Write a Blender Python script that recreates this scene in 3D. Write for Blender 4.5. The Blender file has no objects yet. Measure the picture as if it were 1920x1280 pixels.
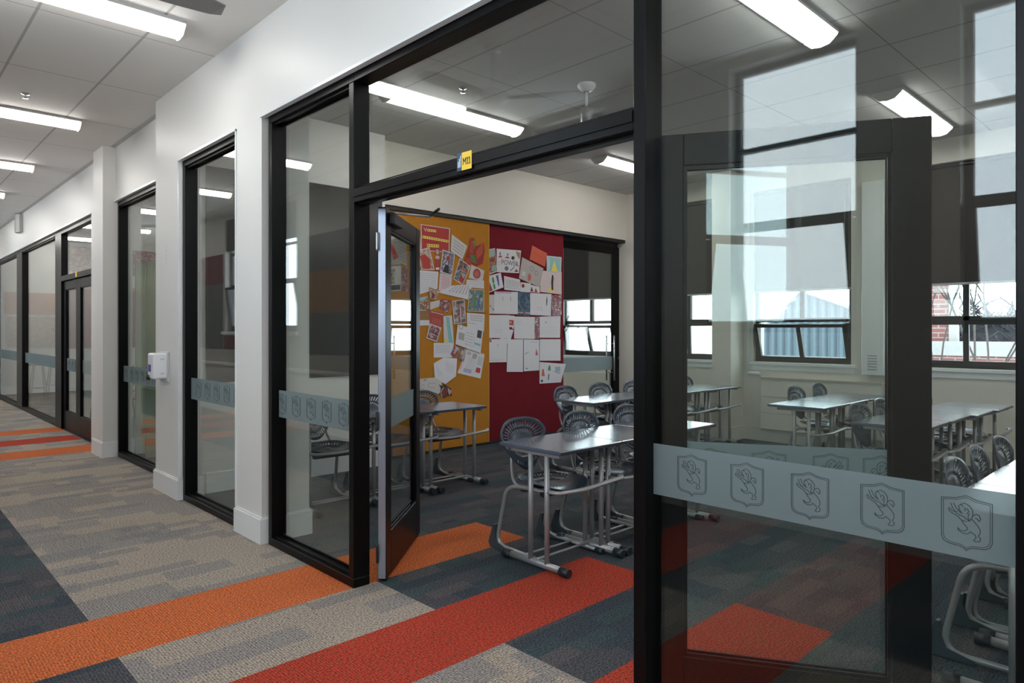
import bpy, math, random
from mathutils import Vector, Matrix
random.seed(7)
D = bpy.data
C = bpy.context.scene.collection
R = math.radians
# ------------------------------------------------------------------ camera
EYE = 1.375; YAW = 0.763049; FPX = 1282.4; HY = 619.24
cam = D.cameras.new('camera'); camo = D.objects.new('camera', cam); C.objects.link(camo)
cam.sensor_width = 36; cam.lens = 36*FPX/1920; cam.shift_y = (HY-640)/1920; cam.clip_start = 0.05; cam.clip_end = 300
camo.location = (0, 0, EYE); camo.rotation_euler = (R(90), 0, -YAW)
bpy.context.scene.camera = camo
# ------------------------------------------------------------------ world
w = D.worlds.new('world'); bpy.context.scene.world = w; w.use_nodes = True
nt = w.node_tree; nt.nodes.clear()
wo = nt.nodes.new('ShaderNodeOutputWorld'); bg = nt.nodes.new('ShaderNodeBackground')
tc = nt.nodes.new('ShaderNodeTexCoord'); nz = nt.nodes.new('ShaderNodeTexNoise'); cr = nt.nodes.new('ShaderNodeValToRGB')
nz.inputs['Scale'].default_value = 1.6; nz.inputs['Detail'].default_value = 4
cr.color_ramp.elements[0].position = .35; cr.color_ramp.elements[0].color = (.74, .87, 1, 1)
cr.color_ramp.elements[1].position = .7; cr.color_ramp.elements[1].color = (.9, .96, 1, 1)
nt.links.new(tc.outputs['Generated'], nz.inputs['Vector']); nt.links.new(nz.outputs['Fac'], cr.inputs['Fac'])
nt.links.new(cr.outputs['Color'], bg.inputs['Color']); nt.links.new(bg.outputs['Background'], wo.inputs['Surface'])
bg.inputs['Strength'].default_value = 7.0
sc = bpy.context.scene
sc.view_settings.view_transform = 'Standard'; sc.view_settings.look = 'None'
sc.view_settings.gamma = 1; sc.view_settings.use_curve_mapping = False
sc.view_settings.exposure = 0.14
LAMP = 16.0          # emission of the ceiling lamp diffusers
try:
    sc.cycles.transparent_max_bounces = 24
    sc.cycles.max_bounces = 10
except Exception: pass
# ------------------------------------------------------------------ helpers
MATS = {}
def mat(name, col, rough=.6, metal=0.0, emit=None, spec=.5, bump=0.0, bscale=200, var=0.0, vscale=3.0, coat=0.0):
    if name in MATS: return MATS[name]
    m = D.materials.new(name); m.use_nodes = True; n = m.node_tree; b = n.nodes['Principled BSDF']
    b.inputs['Base Color'].default_value = (*col, 1); b.inputs['Roughness'].default_value = rough
    b.inputs['Metallic'].default_value = metal; b.inputs['Specular IOR Level'].default_value = spec
    b.inputs['Coat Weight'].default_value = coat; b.inputs['Coat Roughness'].default_value = .16
    t = n.nodes.new('ShaderNodeTexCoord')
    if emit:
        b.inputs['Emission Color'].default_value = (*emit[:3], 1); b.inputs['Emission Strength'].default_value = emit[3]
    if bump:
        z = n.nodes.new('ShaderNodeTexNoise'); z.inputs['Scale'].default_value = bscale; z.inputs['Detail'].default_value = 3
        bp = n.nodes.new('ShaderNodeBump'); bp.inputs['Strength'].default_value = bump; bp.inputs['Distance'].default_value = .01
        n.links.new(t.outputs['Object'], z.inputs['Vector']); n.links.new(z.outputs['Fac'], bp.inputs['Height']); n.links.new(bp.outputs['Normal'], b.inputs['Normal'])
    if var:
        z = n.nodes.new('ShaderNodeTexNoise'); z.inputs['Scale'].default_value = vscale; z.inputs['Detail'].default_value = 6
        mx = n.nodes.new('ShaderNodeMix'); mx.data_type = 'RGBA'
        mx.inputs[6].default_value = (*[c*(1-var) for c in col], 1); mx.inputs[7].default_value = (*[min(1, c*(1+var)) for c in col], 1)
        n.links.new(t.outputs['Object'], z.inputs['Vector']); n.links.new(z.outputs['Fac'], mx.inputs[0]); n.links.new(mx.outputs[2], b.inputs['Base Color'])
    MATS[name] = m; return m

def glass_mat(name, tint=(.93, .97, .95), boost=1.0):
    m = D.materials.new(name); m.use_nodes = True; n = m.node_tree; n.nodes.clear()
    o = n.nodes.new('ShaderNodeOutputMaterial'); mix = n.nodes.new('ShaderNodeMixShader')
    tr = n.nodes.new('ShaderNodeBsdfTransparent'); tr.inputs['Color'].default_value = (*tint, 1)
    gl = n.nodes.new('ShaderNodeBsdfGlossy'); gl.inputs['Roughness'].default_value = 0.0; gl.inputs['Color'].default_value = (1, 1, 1, 1)
    g = n.nodes.new('ShaderNodeNewGeometry'); fr = n.nodes.new('ShaderNodeFresnel')
    mr = n.nodes.new('ShaderNodeMapRange'); mr.inputs['To Min'].default_value = 1.52; mr.inputs['To Max'].default_value = 1/1.52
    mu = n.nodes.new('ShaderNodeMath'); mu.operation = 'MULTIPLY'; mu.inputs[1].default_value = boost; mu.use_clamp = True
    n.links.new(g.outputs['Backfacing'], mr.inputs['Value']); n.links.new(mr.outputs[0], fr.inputs['IOR'])
    n.links.new(fr.outputs[0], mu.inputs[0]); n.links.new(mu.outputs[0], mix.inputs[0])
    n.links.new(tr.outputs[0], mix.inputs[1]); n.links.new(gl.outputs[0], mix.inputs[2]); n.links.new(mix.outputs[0], o.inputs['Surface'])
    return m

def film_mat():
    m = D.materials.new('frosted_film'); m.use_nodes = True; n = m.node_tree; n.nodes.clear()
    o = n.nodes.new('ShaderNodeOutputMaterial'); a = n.nodes.new('ShaderNodeMixShader'); b = n.nodes.new('ShaderNodeMixShader')
    df = n.nodes.new('ShaderNodeBsdfDiffuse'); df.inputs['Color'].default_value = (.30, .345, .365, 1)
    tl = n.nodes.new('ShaderNodeBsdfTranslucent'); tl.inputs['Color'].default_value = (.44, .51, .54, 1)
    tr = n.nodes.new('ShaderNodeBsdfTransparent'); tr.inputs['Color'].default_value = (.9, .95, .95, 1)
    a.inputs[0].default_value = .5; b.inputs[0].default_value = .3
    n.links.new(df.outputs[0], a.inputs[1]); n.links.new(tl.outputs[0], a.inputs[2])
    n.links.new(a.outputs[0], b.inputs[1]); n.links.new(tr.outputs[0], b.inputs[2]); n.links.new(b.outputs[0], o.inputs['Surface'])
    return m

class MB:
    def __init__(s): s.v = []; s.f = []; s.m = []; s.sm = []
    def add(s, vs, fs, mi=0, smooth=False):
        k = len(s.v); s.v += [tuple(p) for p in vs]
        for f in fs: s.f.append([k+i for i in f]); s.m.append(mi); s.sm.append(smooth)
        return s
    def box(s, x0, x1, y0, y1, z0, z1, mi=0, b=0.0):
        x0, x1 = sorted((x0, x1)); y0, y1 = sorted((y0, y1)); z0, z1 = sorted((z0, z1))
        if b <= 0 or b*2.2 > min(x1-x0, y1-y0, z1-z0):
            vs = [(x, y, z) for z in (z0, z1) for y in (y0, y1) for x in (x0, x1)]
            return s.add(vs, [(0, 2, 3, 1), (4, 5, 7, 6), (0, 1, 5, 4), (2, 6, 7, 3), (0, 4, 6, 2), (1, 3, 7, 5)], mi)
        # bevelled box: chamfered edges
        X = (x0, x1); Yy = (y0, y1); Z = (z0, z1); vs = []; idx = {}
        for i in (0, 1):
            for j in (0, 1):
                for k in (0, 1):
                    sx = b if i == 0 else -b; sy = b if j == 0 else -b; sz = b if k == 0 else -b
                    for a, p in enumerate(((X[i], Yy[j]+sy, Z[k]+sz), (X[i]+sx, Yy[j], Z[k]+sz), (X[i]+sx, Yy[j]+sy, Z[k]))):
                        idx[i, j, k, a] = len(vs); vs.append(p)
        fs = []
        def q(*l): fs.append([idx[t] for t in l])
        for i in (0, 1):
            l = [(i, 0, 0, 0), (i, 1, 0, 0), (i, 1, 1, 0), (i, 0, 1, 0)]; q(*(l if i else l[::-1]))
            l = [(0, i, 0, 1), (0, i, 1, 1), (1, i, 1, 1), (1, i, 0, 1)]; q(*(l if i else l[::-1]))
            l = [(0, 0, i, 2), (1, 0, i, 2), (1, 1, i, 2), (0, 1, i, 2)]; q(*(l if i else l[::-1]))
        for i in (0, 1):
            for j in (0, 1):
                a = [(0, i, j, 1), (1, i, j, 1), (1, i, j, 2), (0, i, j, 2)]; q(*(a if (i+j) % 2 == 0 else a[::-1]))
                a = [(i, 0, j, 0), (i, 1, j, 0), (i, 1, j, 2), (i, 0, j, 2)]; q(*(a if (i+j) % 2 else a[::-1]))
                a = [(i, j, 0, 0), (i, j, 1, 0), (i, j, 1, 1), (i, j, 0, 1)]; q(*(a if (i+j) % 2 == 0 else a[::-1]))
                for k in (0, 1):
                    a = [(i, j, k, 0), (i, j, k, 1), (i, j, k, 2)]; q(*(a if (i+j+k) % 2 else a[::-1]))
        return s.add(vs, fs, mi)
    def tube(s, pts, r, n=10, mi=0, round_=0.0, flat=1.0):
        P = [Vector(p) for p in pts]
        if round_ > 0 and len(P) > 2:
            Q = [P[0]]
            for i in range(1, len(P)-1):
                a = (P[i-1]-P[i]); b = (P[i+1]-P[i]); d = min(round_, a.length*.48, b.length*.48)
                p0 = P[i]+a.normalized()*d; p2 = P[i]+b.normalized()*d
                for t in range(7):
                    t /= 6; Q.append(p0*(1-t)**2+P[i]*2*t*(1-t)+p2*t*t)
            Q.append(P[-1]); P = Q
        k = len(s.v); T0 = (P[1]-P[0]).normalized(); up = Vector((0, 0, 1)) if abs(T0.z) < .9 else Vector((1, 0, 0))
        N = (up-T0*up.dot(T0)).normalized(); vs = []
        for i, p in enumerate(P):
            T = ((P[i+1]-P[i]) if i < len(P)-1 else (P[i]-P[i-1])).normalized()
            if 0 < i < len(P)-1: T = ((P[i+1]-p).normalized()+(p-P[i-1]).normalized()).normalized()
            N = (N-T*N.dot(T)).normalized(); B = T.cross(N)
            for j in range(n):
                a = 2*math.pi*j/n; vs.append(p+N*math.cos(a)*r+B*math.sin(a)*r*flat)
        fs = []
        for i in range(len(P)-1):
            for j in range(n): fs.append((i*n+j, i*n+(j+1) % n, (i+1)*n+(j+1) % n, (i+1)*n+j))
        s.add(vs, fs, mi, True)
        s.add([], [], mi); kk = k-0
        s.f.append([k+j for j in range(n)][::-1]); s.m.append(mi); s.sm.append(False)
        s.f.append([k+(len(P)-1)*n+j for j in range(n)]); s.m.append(mi); s.sm.append(False)
        return s
    def lathe(s, prof, cx=0, cy=0, n=24, mi=0):
        vs = []; fs = []
        for r, z in prof:
            for j in range(n):
                a = 2*math.pi*j/n; vs.append((cx+r*math.cos(a), cy+r*math.sin(a), z))
        for i in range(len(prof)-1):
            for j in range(n): fs.append((i*n+j, i*n+(j+1) % n, (i+1)*n+(j+1) % n, (i+1)*n+j))
        return s.add(vs, fs, mi, True)
    def prism(s, pts2, f0, f1, mi=0):
        # pts2: list of 2D points, f0/f1 map a 2D point to 3D at both ends
        n = len(pts2); vs = [f0(p) for p in pts2]+[f1(p) for p in pts2]
        fs = [tuple(range(n))[::-1], tuple(range(n, 2*n))]+[(i, (i+1) % n, n+(i+1) % n, n+i) for i in range(n)]
        return s.add(vs, fs, mi)
    def build(s, name, mats, parent=None, loc=None, rz=0):
        me = D.meshes.new(name); me.from_pydata([tuple(v) for v in s.v], [], s.f)
        for mm in (mats if isinstance(mats, (list, tuple)) else [mats]): me.materials.append(mm)
        me.polygons.foreach_set('material_index', s.m); me.polygons.foreach_set('use_smooth', s.sm)
        me.validate(); me.update()
        import bmesh
        b = bmesh.new(); b.from_mesh(me); bmesh.ops.recalc_face_normals(b, faces=b.faces); b.to_mesh(me); b.free()
        o = D.objects.new(name, me); C.objects.link(o)
        if parent: o.parent = parent
        if loc: o.location = loc
        o.rotation_euler.z = rz
        return o

def tag(o, label=None, cat=None, group=None, kind=None):
    if label: o['label'] = label
    if cat: o['category'] = cat
    if group: o['group'] = group
    if kind: o['kind'] = kind
    return o
def empty(name, loc, rz=0):
    o = D.objects.new(name, None); C.objects.link(o); o.location = loc; o.rotation_euler.z = rz; o.empty_display_size = .1
    return o
def copy_tree(o, parent=None):
    c = o.copy(); C.objects.link(c); c.parent = parent
    for ch in [x for x in o.children]: copy_tree(ch, c)
    return c
def struct(o, label, cat): return tag(o, label, cat, kind='structure')
# a point of the photograph carried to a real plane
def ray(x, y):
    a = (x-960)/FPX; c, s = math.cos(YAW), math.sin(YAW); return (s+a*c, c-a*s, -(y-HY)/FPX)
def onY(x, y, Y): r = ray(x, y); t = Y/r[1]; return (r[0]*t, Y, EYE+r[2]*t)

# ------------------------------------------------------------------ materials
white = mat('white_paint', (.69, .68, .66), .45, bump=.03, bscale=60)
white_gloss = mat('white_gloss_paint', (.78, .79, .80), .25)
cream = mat('cream_wall_paint', (.68, .645, .585), .5, bump=.03, bscale=60)
black = mat('black_powder_coat', (.004, .004, .0045), .32, spec=.16)
black_sat = mat('black_satin', (.02, .02, .022), .5)
rubber = mat('black_plastic', (.018, .025, .032), .4)
steel = mat('grey_steel', (.42, .43, .44), .3, metal=.6)
chrome = mat('brushed_steel', (.6, .62, .66), .25, metal=.9)
tube_m = mat('silver_enamel', (.36, .36, .37), .32, metal=.35)
guard_m = mat('slate_plastic', (.045, .065, .08), .45)
top_m = mat('slate_laminate', (.09, .11, .16), .25, spec=1.0, coat=.9)
edge_m = mat('slate_edge', (.03, .04, .065), .4)
shell_m = mat('slate_blue_plastic', (.042, .062, .09), .24, spec=.7)
skirt_m = white_gloss
GL = glass_mat('clear_glass', (.925, .96, .945), 1.05)
GLW = glass_mat('window_glass', (.97, .985, .98), 1.0)
FILM = film_mat()
crest_m = mat('crest_line', (.045, .055, .06), .3)
yellow_m = mat('mustard_felt', (.47, .20, .03), .9, spec=.1, bump=.3, bscale=400, var=.1, vscale=8)
red_m = mat('red_felt', (.17, .016, .024), .9, spec=.1, bump=.3, bscale=400, var=.12, vscale=8)
grey_felt = mat('grey_felt', (.11, .115, .115), .9, var=.12, vscale=8)
orange_felt = mat('orange_felt', (.30, .15, .05), .9, var=.12, vscale=8)
maroon_felt = mat('maroon_felt', (.13, .03, .035), .9, var=.12, vscale=8)
blind_m = mat('dark_blind_cloth', (.035, .03, .029), .8, bump=.1, bscale=600)
darkpanel = mat('dark_gloss_board', (.03, .03, .032), .18, spec=.4)

def carpet():
    m = D.materials.new('carpet_tiles'); m.use_nodes = True; n = m.node_tree; b = n.nodes['Principled BSDF']
    L = n.links.new
    def nd(t, **k):
        x = n.nodes.new(t)
        for a, v in k.items(): setattr(x, a, v)
        return x
    def M(op, a, bb=None, c=None):
        x = nd('ShaderNodeMath', operation=op)
        for i, v in enumerate((a, bb, c)):
            if v is None: continue
            if isinstance(v, (int, float)): x.inputs[i].default_value = v
            else: L(v, x.inputs[i])
        return x.outputs[0]
    def mixc(f, a, bb):
        x = nd('ShaderNodeMix', data_type='RGBA')
        if isinstance(f, (int, float)): x.inputs[0].default_value = f
        else: L(f, x.inputs[0])
        for i, v in ((6, a), (7, bb)):
            if isinstance(v, tuple): x.inputs[i].default_value = (*v, 1)
            else: L(v, x.inputs[i])
        return x.outputs[2]
    g = nd('ShaderNodeNewGeometry'); sp = nd('ShaderNodeSeparateXYZ'); L(g.outputs['Position'], sp.inputs[0])
    X, Y = sp.outputs[0], sp.outputs[1]
    def wn(vec): x = nd('ShaderNodeTexWhiteNoise', noise_dimensions='3D'); L(vec, x.inputs['Vector']); return x.outputs['Value']
    def comb(a, bb, c=0.0):
        x = nd('ShaderNodeCombineXYZ')
        for i, v in enumerate((a, bb, c)):
            if isinstance(v, (int, float)): x.inputs[i].default_value = v
            else: L(v, x.inputs[i])
        return x.outputs[0]
    def cells(lx, ly, seed):
        row = M('FLOOR', M('DIVIDE', Y, ly)); off = M('MULTIPLY', wn(comb(row, seed, 3.3)), lx)
        col = M('FLOOR', M('DIVIDE', M('ADD', X, off), lx)); return wn(comb(col, row, seed))
    c1 = cells(.36, .167, 1.7); c2 = cells(.27, .10, 5.1); c3 = cells(.5, .5, 9.3)
    pile = nd('ShaderNodeTexNoise'); pile.inputs['Scale'].default_value = 110; pile.inputs['Detail'].default_value = 2; L(g.outputs['Position'], pile.inputs['Vector'])
    soft = nd('ShaderNodeTexNoise'); soft.inputs['Scale'].default_value = 5; soft.inputs['Detail'].default_value = 5
    L(comb(M('MULTIPLY', X, .5), M('MULTIPLY', Y, 1.6)), soft.inputs['Vector'])
    fl = nd('ShaderNodeTexNoise'); fl.inputs['Scale'].default_value = 105; fl.inputs['Detail'].default_value = 1; L(g.outputs['Position'], fl.inputs['Vector'])
    # ribs: fine lines, direction and presence per cell
    ribx = M('SINE', M('MULTIPLY', X, 2*math.pi/.012)); riby = M('SINE', M('MULTIPLY', Y, 2*math.pi/.014))
    rib = M('MULTIPLY', M('GREATER_THAN', c3, .55), M('MULTIPLY', ribx, .5))
    rib2 = M('ADD', rib, M('MULTIPLY', M('LESS_THAN', c1, .25), M('MULTIPLY', riby, .35)))
    beige = mixc(M('GREATER_THAN', c1, .62), (.34, .285, .235), (.235, .215, .205))
    beige = mixc(M('MULTIPLY', M('GREATER_THAN', c2, .82), .6), beige, (.15, .155, .175))
    beige = mixc(M('MULTIPLY', soft.outputs['Fac'], .5), beige, (.27, .235, .21))
    dark = mixc(M('GREATER_THAN', c1, .5), (.040, .052, .066), (.068, .066, .076))
    dark = mixc(M('MULTIPLY', M('GREATER_THAN', c2, .75), .6), dark, (.045, .078, .080))
    dark = mixc(M('MULTIPLY', M('LESS_THAN', c2, .12), .6), dark, (.115, .098, .10))
    dark = mixc(M('MULTIPLY', soft.outputs['Fac'], .4), dark, (.066, .074, .082))
    orange = mixc(M('GREATER_THAN', fl.outputs['Fac'], .57), (.55, .125, .038), (.33, .13, .055))
    redc = mixc(M('GREATER_THAN', fl.outputs['Fac'], .57), (.40, .040, .024), (.24, .075, .035))
    def band(v, a, bb): return M('MULTIPLY', M('GREATER_THAN', v, a), M('LESS_THAN', v, bb))
    corr = mixc(M('LESS_THAN', X, .79), beige, dark)
    base = mixc(M('GREATER_THAN', X, 2.056), corr, dark)
    inx = M('LESS_THAN', X, 3.205)
    base = mixc(M('MULTIPLY', band(Y, 3.225, 3.725), inx), base, orange)
    base = mixc(M('MULTIPLY', band(Y, 2.20, 2.695), inx), base, redc)
    base = mixc(M('MULTIPLY', band(Y, 1.235, 1.715), inx), base, redc)
    for a, bb, cc in ((8.95, 9.47, orange), (10.0, 10.5, redc), (11.02, 11.5, orange)):
        base = mixc(M('MULTIPLY', band(Y, a, bb), M('LESS_THAN', X, 2.05)), base, cc)
    shade = M('ADD', M('MULTIPLY', M('SUBTRACT', pile.outputs['Fac'], .5), 3.2), M('ADD', 1.0, M('MULTIPLY', rib2, .35)))
    vm = nd('ShaderNodeVectorMath', operation='SCALE'); L(base, vm.inputs[0]); L(shade, vm.inputs['Scale'])
    L(vm.outputs[0], b.inputs['Base Color']); b.inputs['Roughness'].default_value = .95; b.inputs['Specular IOR Level'].default_value = .15
    bp = nd('ShaderNodeBump'); bp.inputs['Strength'].default_value = .5; bp.inputs['Distance'].default_value = .004
    L(M('ADD', pile.outputs['Fac'], rib2), bp.inputs['Height']); L(bp.outputs['Normal'], b.inputs['Normal'])
    return m

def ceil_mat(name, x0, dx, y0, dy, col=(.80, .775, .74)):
    m = D.materials.new(name); m.use_nodes = True; n = m.node_tree; b = n.nodes['Principled BSDF']; L = n.links.new
    g = n.nodes.new('ShaderNodeNewGeometry'); sp = n.nodes.new('ShaderNodeSeparateXYZ'); L(g.outputs['Position'], sp.inputs[0])
    def M(op, a, bb=None):
        x = n.nodes.new('ShaderNodeMath'); x.operation = op
        for i, v in enumerate((a, bb)):
            if v is None: continue
            if isinstance(v, (int, float)): x.inputs[i].default_value = v
            else: L(v, x.inputs[i])
        return x.outputs[0]
    def line(s, o, d, wd):
        f = M('FRACT', M('DIVIDE', M('SUBTRACT', s, o-d*100), d)); q = M('MULTIPLY', M('ABSOLUTE', M('SUBTRACT', f, .5)), d)
        return M('GREATER_THAN', q, d/2-wd)
    ln = M('MAXIMUM', M('MULTIPLY', line(sp.outputs[0], x0, dx, .009), .75), line(sp.outputs[1], y0, dy, .004))
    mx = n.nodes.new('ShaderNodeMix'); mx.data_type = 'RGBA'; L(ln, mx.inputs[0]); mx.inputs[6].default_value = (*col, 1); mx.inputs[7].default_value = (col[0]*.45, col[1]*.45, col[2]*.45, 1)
    L(mx.outputs[2], b.inputs['Base Color']); b.inputs['Roughness'].default_value = .7
    z = n.nodes.new('ShaderNodeTexNoise'); z.inputs['Scale'].default_value = 350; L(g.outputs['Position'], z.inputs['Vector'])
    ad = M('ADD', M('MULTIPLY', z.outputs['Fac'], .2), M('MULTIPLY', ln, -1.0))
    bp = n.nodes.new('ShaderNodeBump'); bp.inputs['Strength'].default_value = .25; bp.inputs['Distance'].default_value = .004; L(ad, bp.inputs['Height']); L(bp.outputs['Normal'], b.inputs['Normal'])
    return m

# ------------------------------------------------------------------ dimensions of the place
CEIL = 3.37; XW = -.74          # opposite corridor wall
XF = 8.17                       # classroom window wall
Y0, Y1 = -2.6, 18.1             # extents of the building
YC = 6.21                       # folding wall between the classrooms
# floor, ceilings
struct(MB().box(XW-.2, XF+.3, Y0-.2, Y1+.2, -.1, 0).build('floor', carpet()), 'carpet tiled floor, beige corridor and dark classroom with orange and red stripes', 'floor')
struct(MB().box(XW-.2, 1.98, Y0-.2, Y1+.2, CEIL, CEIL+.1).build('ceiling', ceil_mat('corridor_ceiling_tiles', .805, .6, 5.1, 1.2)), 'tiled ceiling over the corridor', 'ceiling')
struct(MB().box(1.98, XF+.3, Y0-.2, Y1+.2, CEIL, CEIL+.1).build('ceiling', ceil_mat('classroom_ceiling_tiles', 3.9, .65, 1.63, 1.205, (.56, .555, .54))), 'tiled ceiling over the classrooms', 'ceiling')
# ------------------------------------------------------------------ partition wall between corridor and classrooms
p = MB()
p.box(1.88, 2.06, Y0, 6.47, 2.757, CEIL)
p.box(1.88, 2.21, 4.30, 4.70, 0, 2.757); p.box(2.06, 2.21, 4.30, 4.70, 2.757, CEIL)
p.box(1.88, 2.06, 5.88, 6.47, 0, 2.757)
p.box(2.03, 2.20, 6.47, 8.39, 2.79, CEIL); p.box(2.03, 2.20, 8.80, Y1, 2.79, CEIL)
p.box(1.91, 2.20, 8.39, 8.80, 0, CEIL); p.box(2.03, 2.20, 8.80, 9.45, 0, 2.79)
struct(p.build('wall_partition', white), 'white pillars and header of the glazed wall between corridor and classrooms', 'wall')
def skirt(name, x0, x1, y0, y1, lab, h=.17, t=.016):
    m = MB(); m.box(x0-t, x1+t, y0-t, y1+t, 0, h-.012); m.box(x0-t*.55, x1+t*.55, y0-t*.55, y1+t*.55, h-.012, h)
    return struct(m.build(name, skirt_m), lab, 'baseboard')
skirt('baseboard_pillar', 1.88, 2.21, 4.30, 4.70, 'white baseboard round the pillar nearest the open door')
skirt('baseboard_dispenser_pillar', 1.88, 2.06, 5.88, 6.47, 'white baseboard round the pillar carrying the dispenser')
skirt('baseboard_far_pillar', 1.91, 2.20, 8.39, 8.80, 'white baseboard round the farthest corridor pillar')
t = MB(); t.box(1.866, 1.90, Y0, 4.30, 2.742, 2.757); t.box(1.866, 1.90, 4.70, 5.88, 2.742, 2.757)
struct(t.build('trim_1', white_gloss), 'white trim strip along the top of the near glazed screens', 'trim')
t = MB(); t.box(2.016, 2.05, 6.47, 8.39, 2.775, 2.79); t.box(2.016, 2.05, 9.45, Y1, 2.775, 2.79)
struct(t.build('trim_2', white_gloss), 'white trim strip along the top of the far glazed screens', 'trim')
t = MB()
for y in (4.70, 5.865): t.box(1.872, 1.905, y, y+.014, 0.17, 2.757)
struct(t.build('trim_3', white_gloss), 'white corner beads of the second glazed bay', 'trim')

# ------------------------------------------------------------------ school crest on the frosted bands
shield = [(-.5, .46), (-.2, .49), (-.1, .53), (0, .56), (.1, .53), (.2, .49), (.5, .46), (.5, -.34), (.46, -.43), (.36, -.48), (.12, -.50), (.04, -.54), (0, -.58), (-.04, -.54), (-.12, -.50), (-.36, -.48), (-.46, -.43), (-.5, -.34), (-.5, .46)]
lion = [
 [(-.06, .33), (-.12, .36), (-.16, .31), (-.13, .27), (-.15, .24), (-.10, .22), (-.12, .19), (-.07, .18)],
 [(-.12, .36), (-.03, .40), (.06, .36), (.12, .28), (.13, .18), (.10, .10), (.04, .05)],
 [(-.05, .30), (-.01, .28), (-.03, .24)], [(.02, .30), (.05, .24), (.01, .18)], [(.06, .20), (.03, .12)],
 [(-.31, .36), (-.27, .26), (-.20, .17), (-.13, .14)], [(-.25, .37), (-.20, .27), (-.12, .20)],
 [(-.36, .24), (-.33, .18), (-.24, .14), (-.16, .10), (-.10, .04), (.0, .02)], [(-.34, .26), (-.28, .2), (-.18, .2)],
 [(-.13, .14), (-.05, .12), (.0, .07), (.05, .10), (.03, .04), (.09, .06)],
 [(-.10, .04), (-.04, -.04), (.02, -.10), (.02, -.14), (-.04, -.18), (-.12, -.17), (-.17, -.13), (-.16, -.18), (-.06, -.23), (.04, -.22), (.08, -.17), (.11, -.19)],
 [(.10, .10), (.16, .04), (.22, -.02), (.27, -.10), (.27, -.18), (.23, -.23), (.28, -.28), (.26, -.34), (.17, -.36), (.14, -.33), (.19, -.29), (.17, -.22), (.11, -.19)],
 [(.13, .16), (.19, .21), (.25, .19), (.28, .12), (.25, .07), (.22, .11), (.18, .13)],
]
def crest_mesh():
    m = MB()
    def ribbon(pts, wd, sx=.106, sz=.118):
        for a, b in zip(pts, pts[1:]):
            ax, az, bx, bz = a[0]*sx, a[1]*sz, b[0]*sx, b[1]*sz
            l = math.hypot(bx-ax, bz-az) or 1; nx, nz_ = -(bz-az)/l*wd/2, (bx-ax)/l*wd/2; ex, ez = (bx-ax)/l*wd*.3, (bz-az)/l*wd*.3
            q = [(ax+nx-ex, az+nz_-ez), (ax-nx-ex, az-nz_-ez), (bx-nx+ex, bz-nz_+ez), (bx+nx+ex, bz+nz_+ez)]
            m.prism(q, lambda p: (p[0], -.0004, p[1]), lambda p: (p[0], .0004, p[1]))
    ribbon(shield, .0016); ribbon([(x*.92, z*.93) for x, z in shield], .0012)
    for l in lion: ribbon(l, .0016)
    o = m.build('crest', crest_m); return o
CREST = crest_mesh(); CREST_USED = [False]
def crest(parent, x, y, z, rz):
    # local frame: the crest lies in its own XZ plane
    if not CREST_USED[0]: o = CREST; CREST_USED[0] = True
    else: o = CREST.copy(); C.objects.link(o)
    o.parent = parent; o.location = (x, y, z); o.rotation_euler = (0, 0, rz); return o

# ------------------------------------------------------------------ glazed screens
def screen(idx, x, y0, y1, top, lab, left=True, right=True, bottom=True, crests=True, fw=.05, fd=.10, c0=None, post_near=False):
    """glazed bay in the plane X=x from y0 to y1; frame members are one mesh"""
    e = empty('window_%d' % idx, (x, y0, 0)); struct(e, lab, 'glazed screen')
    m = MB(); L_ = y1-y0
    m.box(0, fd, 0, L_, top-.055, top, b=.003)
    if bottom: m.box(0, fd, 0, L_, 0, .05, b=.003)
    ya = 0; yb = L_
    if left: m.box(0, fd, L_-fw, L_, .05 if bottom else 0, top-.055, b=.003); yb = L_-fw
    if right: m.box(0, fd, 0, fw, .05 if bottom else 0, top-.055, b=.003); ya = fw
    # glazing beads
    for a in (.018, .075):
        m.box(a, a+.01, ya, yb, top-.068, top-.055)
        if bottom: m.box(a, a+.01, ya, yb, .05, .062)
    m.build('window_frame', black, e)
    g = MB().box(.048, .058, ya-.01, yb+.01, .045, top-.05).build('glass_pane', GL, e)
    f = MB().box(.0475, .0482, ya, yb, .82, .992).build('frosted_band', FILM, e)
    if crests:
        y = (c0-y0) if c0 is not None else ya+.11
        while y < yb-.03:
            crest(f, .0470, y, .906, R(-90)); y += .19
    return e
screen(1, 1.907, 3.214, 4.26, 2.755, 'tall black framed glass screen left of the open door', c0=3.40)
screen(2, 1.907, .284, 1.398, 2.755, 'wide black framed glass pane right of the doorway with crested frosted band', c0=.44)
screen(3, 1.907, Y0, .284, 2.755, 'black framed glass screen at the right edge of the view', right=True, left=False, crests=False)
screen(4, 1.907, 4.72, 5.86, 2.755, 'black framed glass screen between the two near white pillars', c0=4.88)
screen(5, 2.05, 6.48, 8.38, 2.785, 'black framed glass screen beyond the dispenser pillar', crests=True, fd=.09, c0=6.7)
screen(6, 2.05, 14.5, 18.08, 2.785, 'farthest glass screen at the end of the corridor', crests=False, fd=.09, fw=.45)
screen(7, 2.05, 11.55, 14.5, 2.785, 'glass screen beside the far double doors', crests=False, fd=.09, fw=.10)

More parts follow.
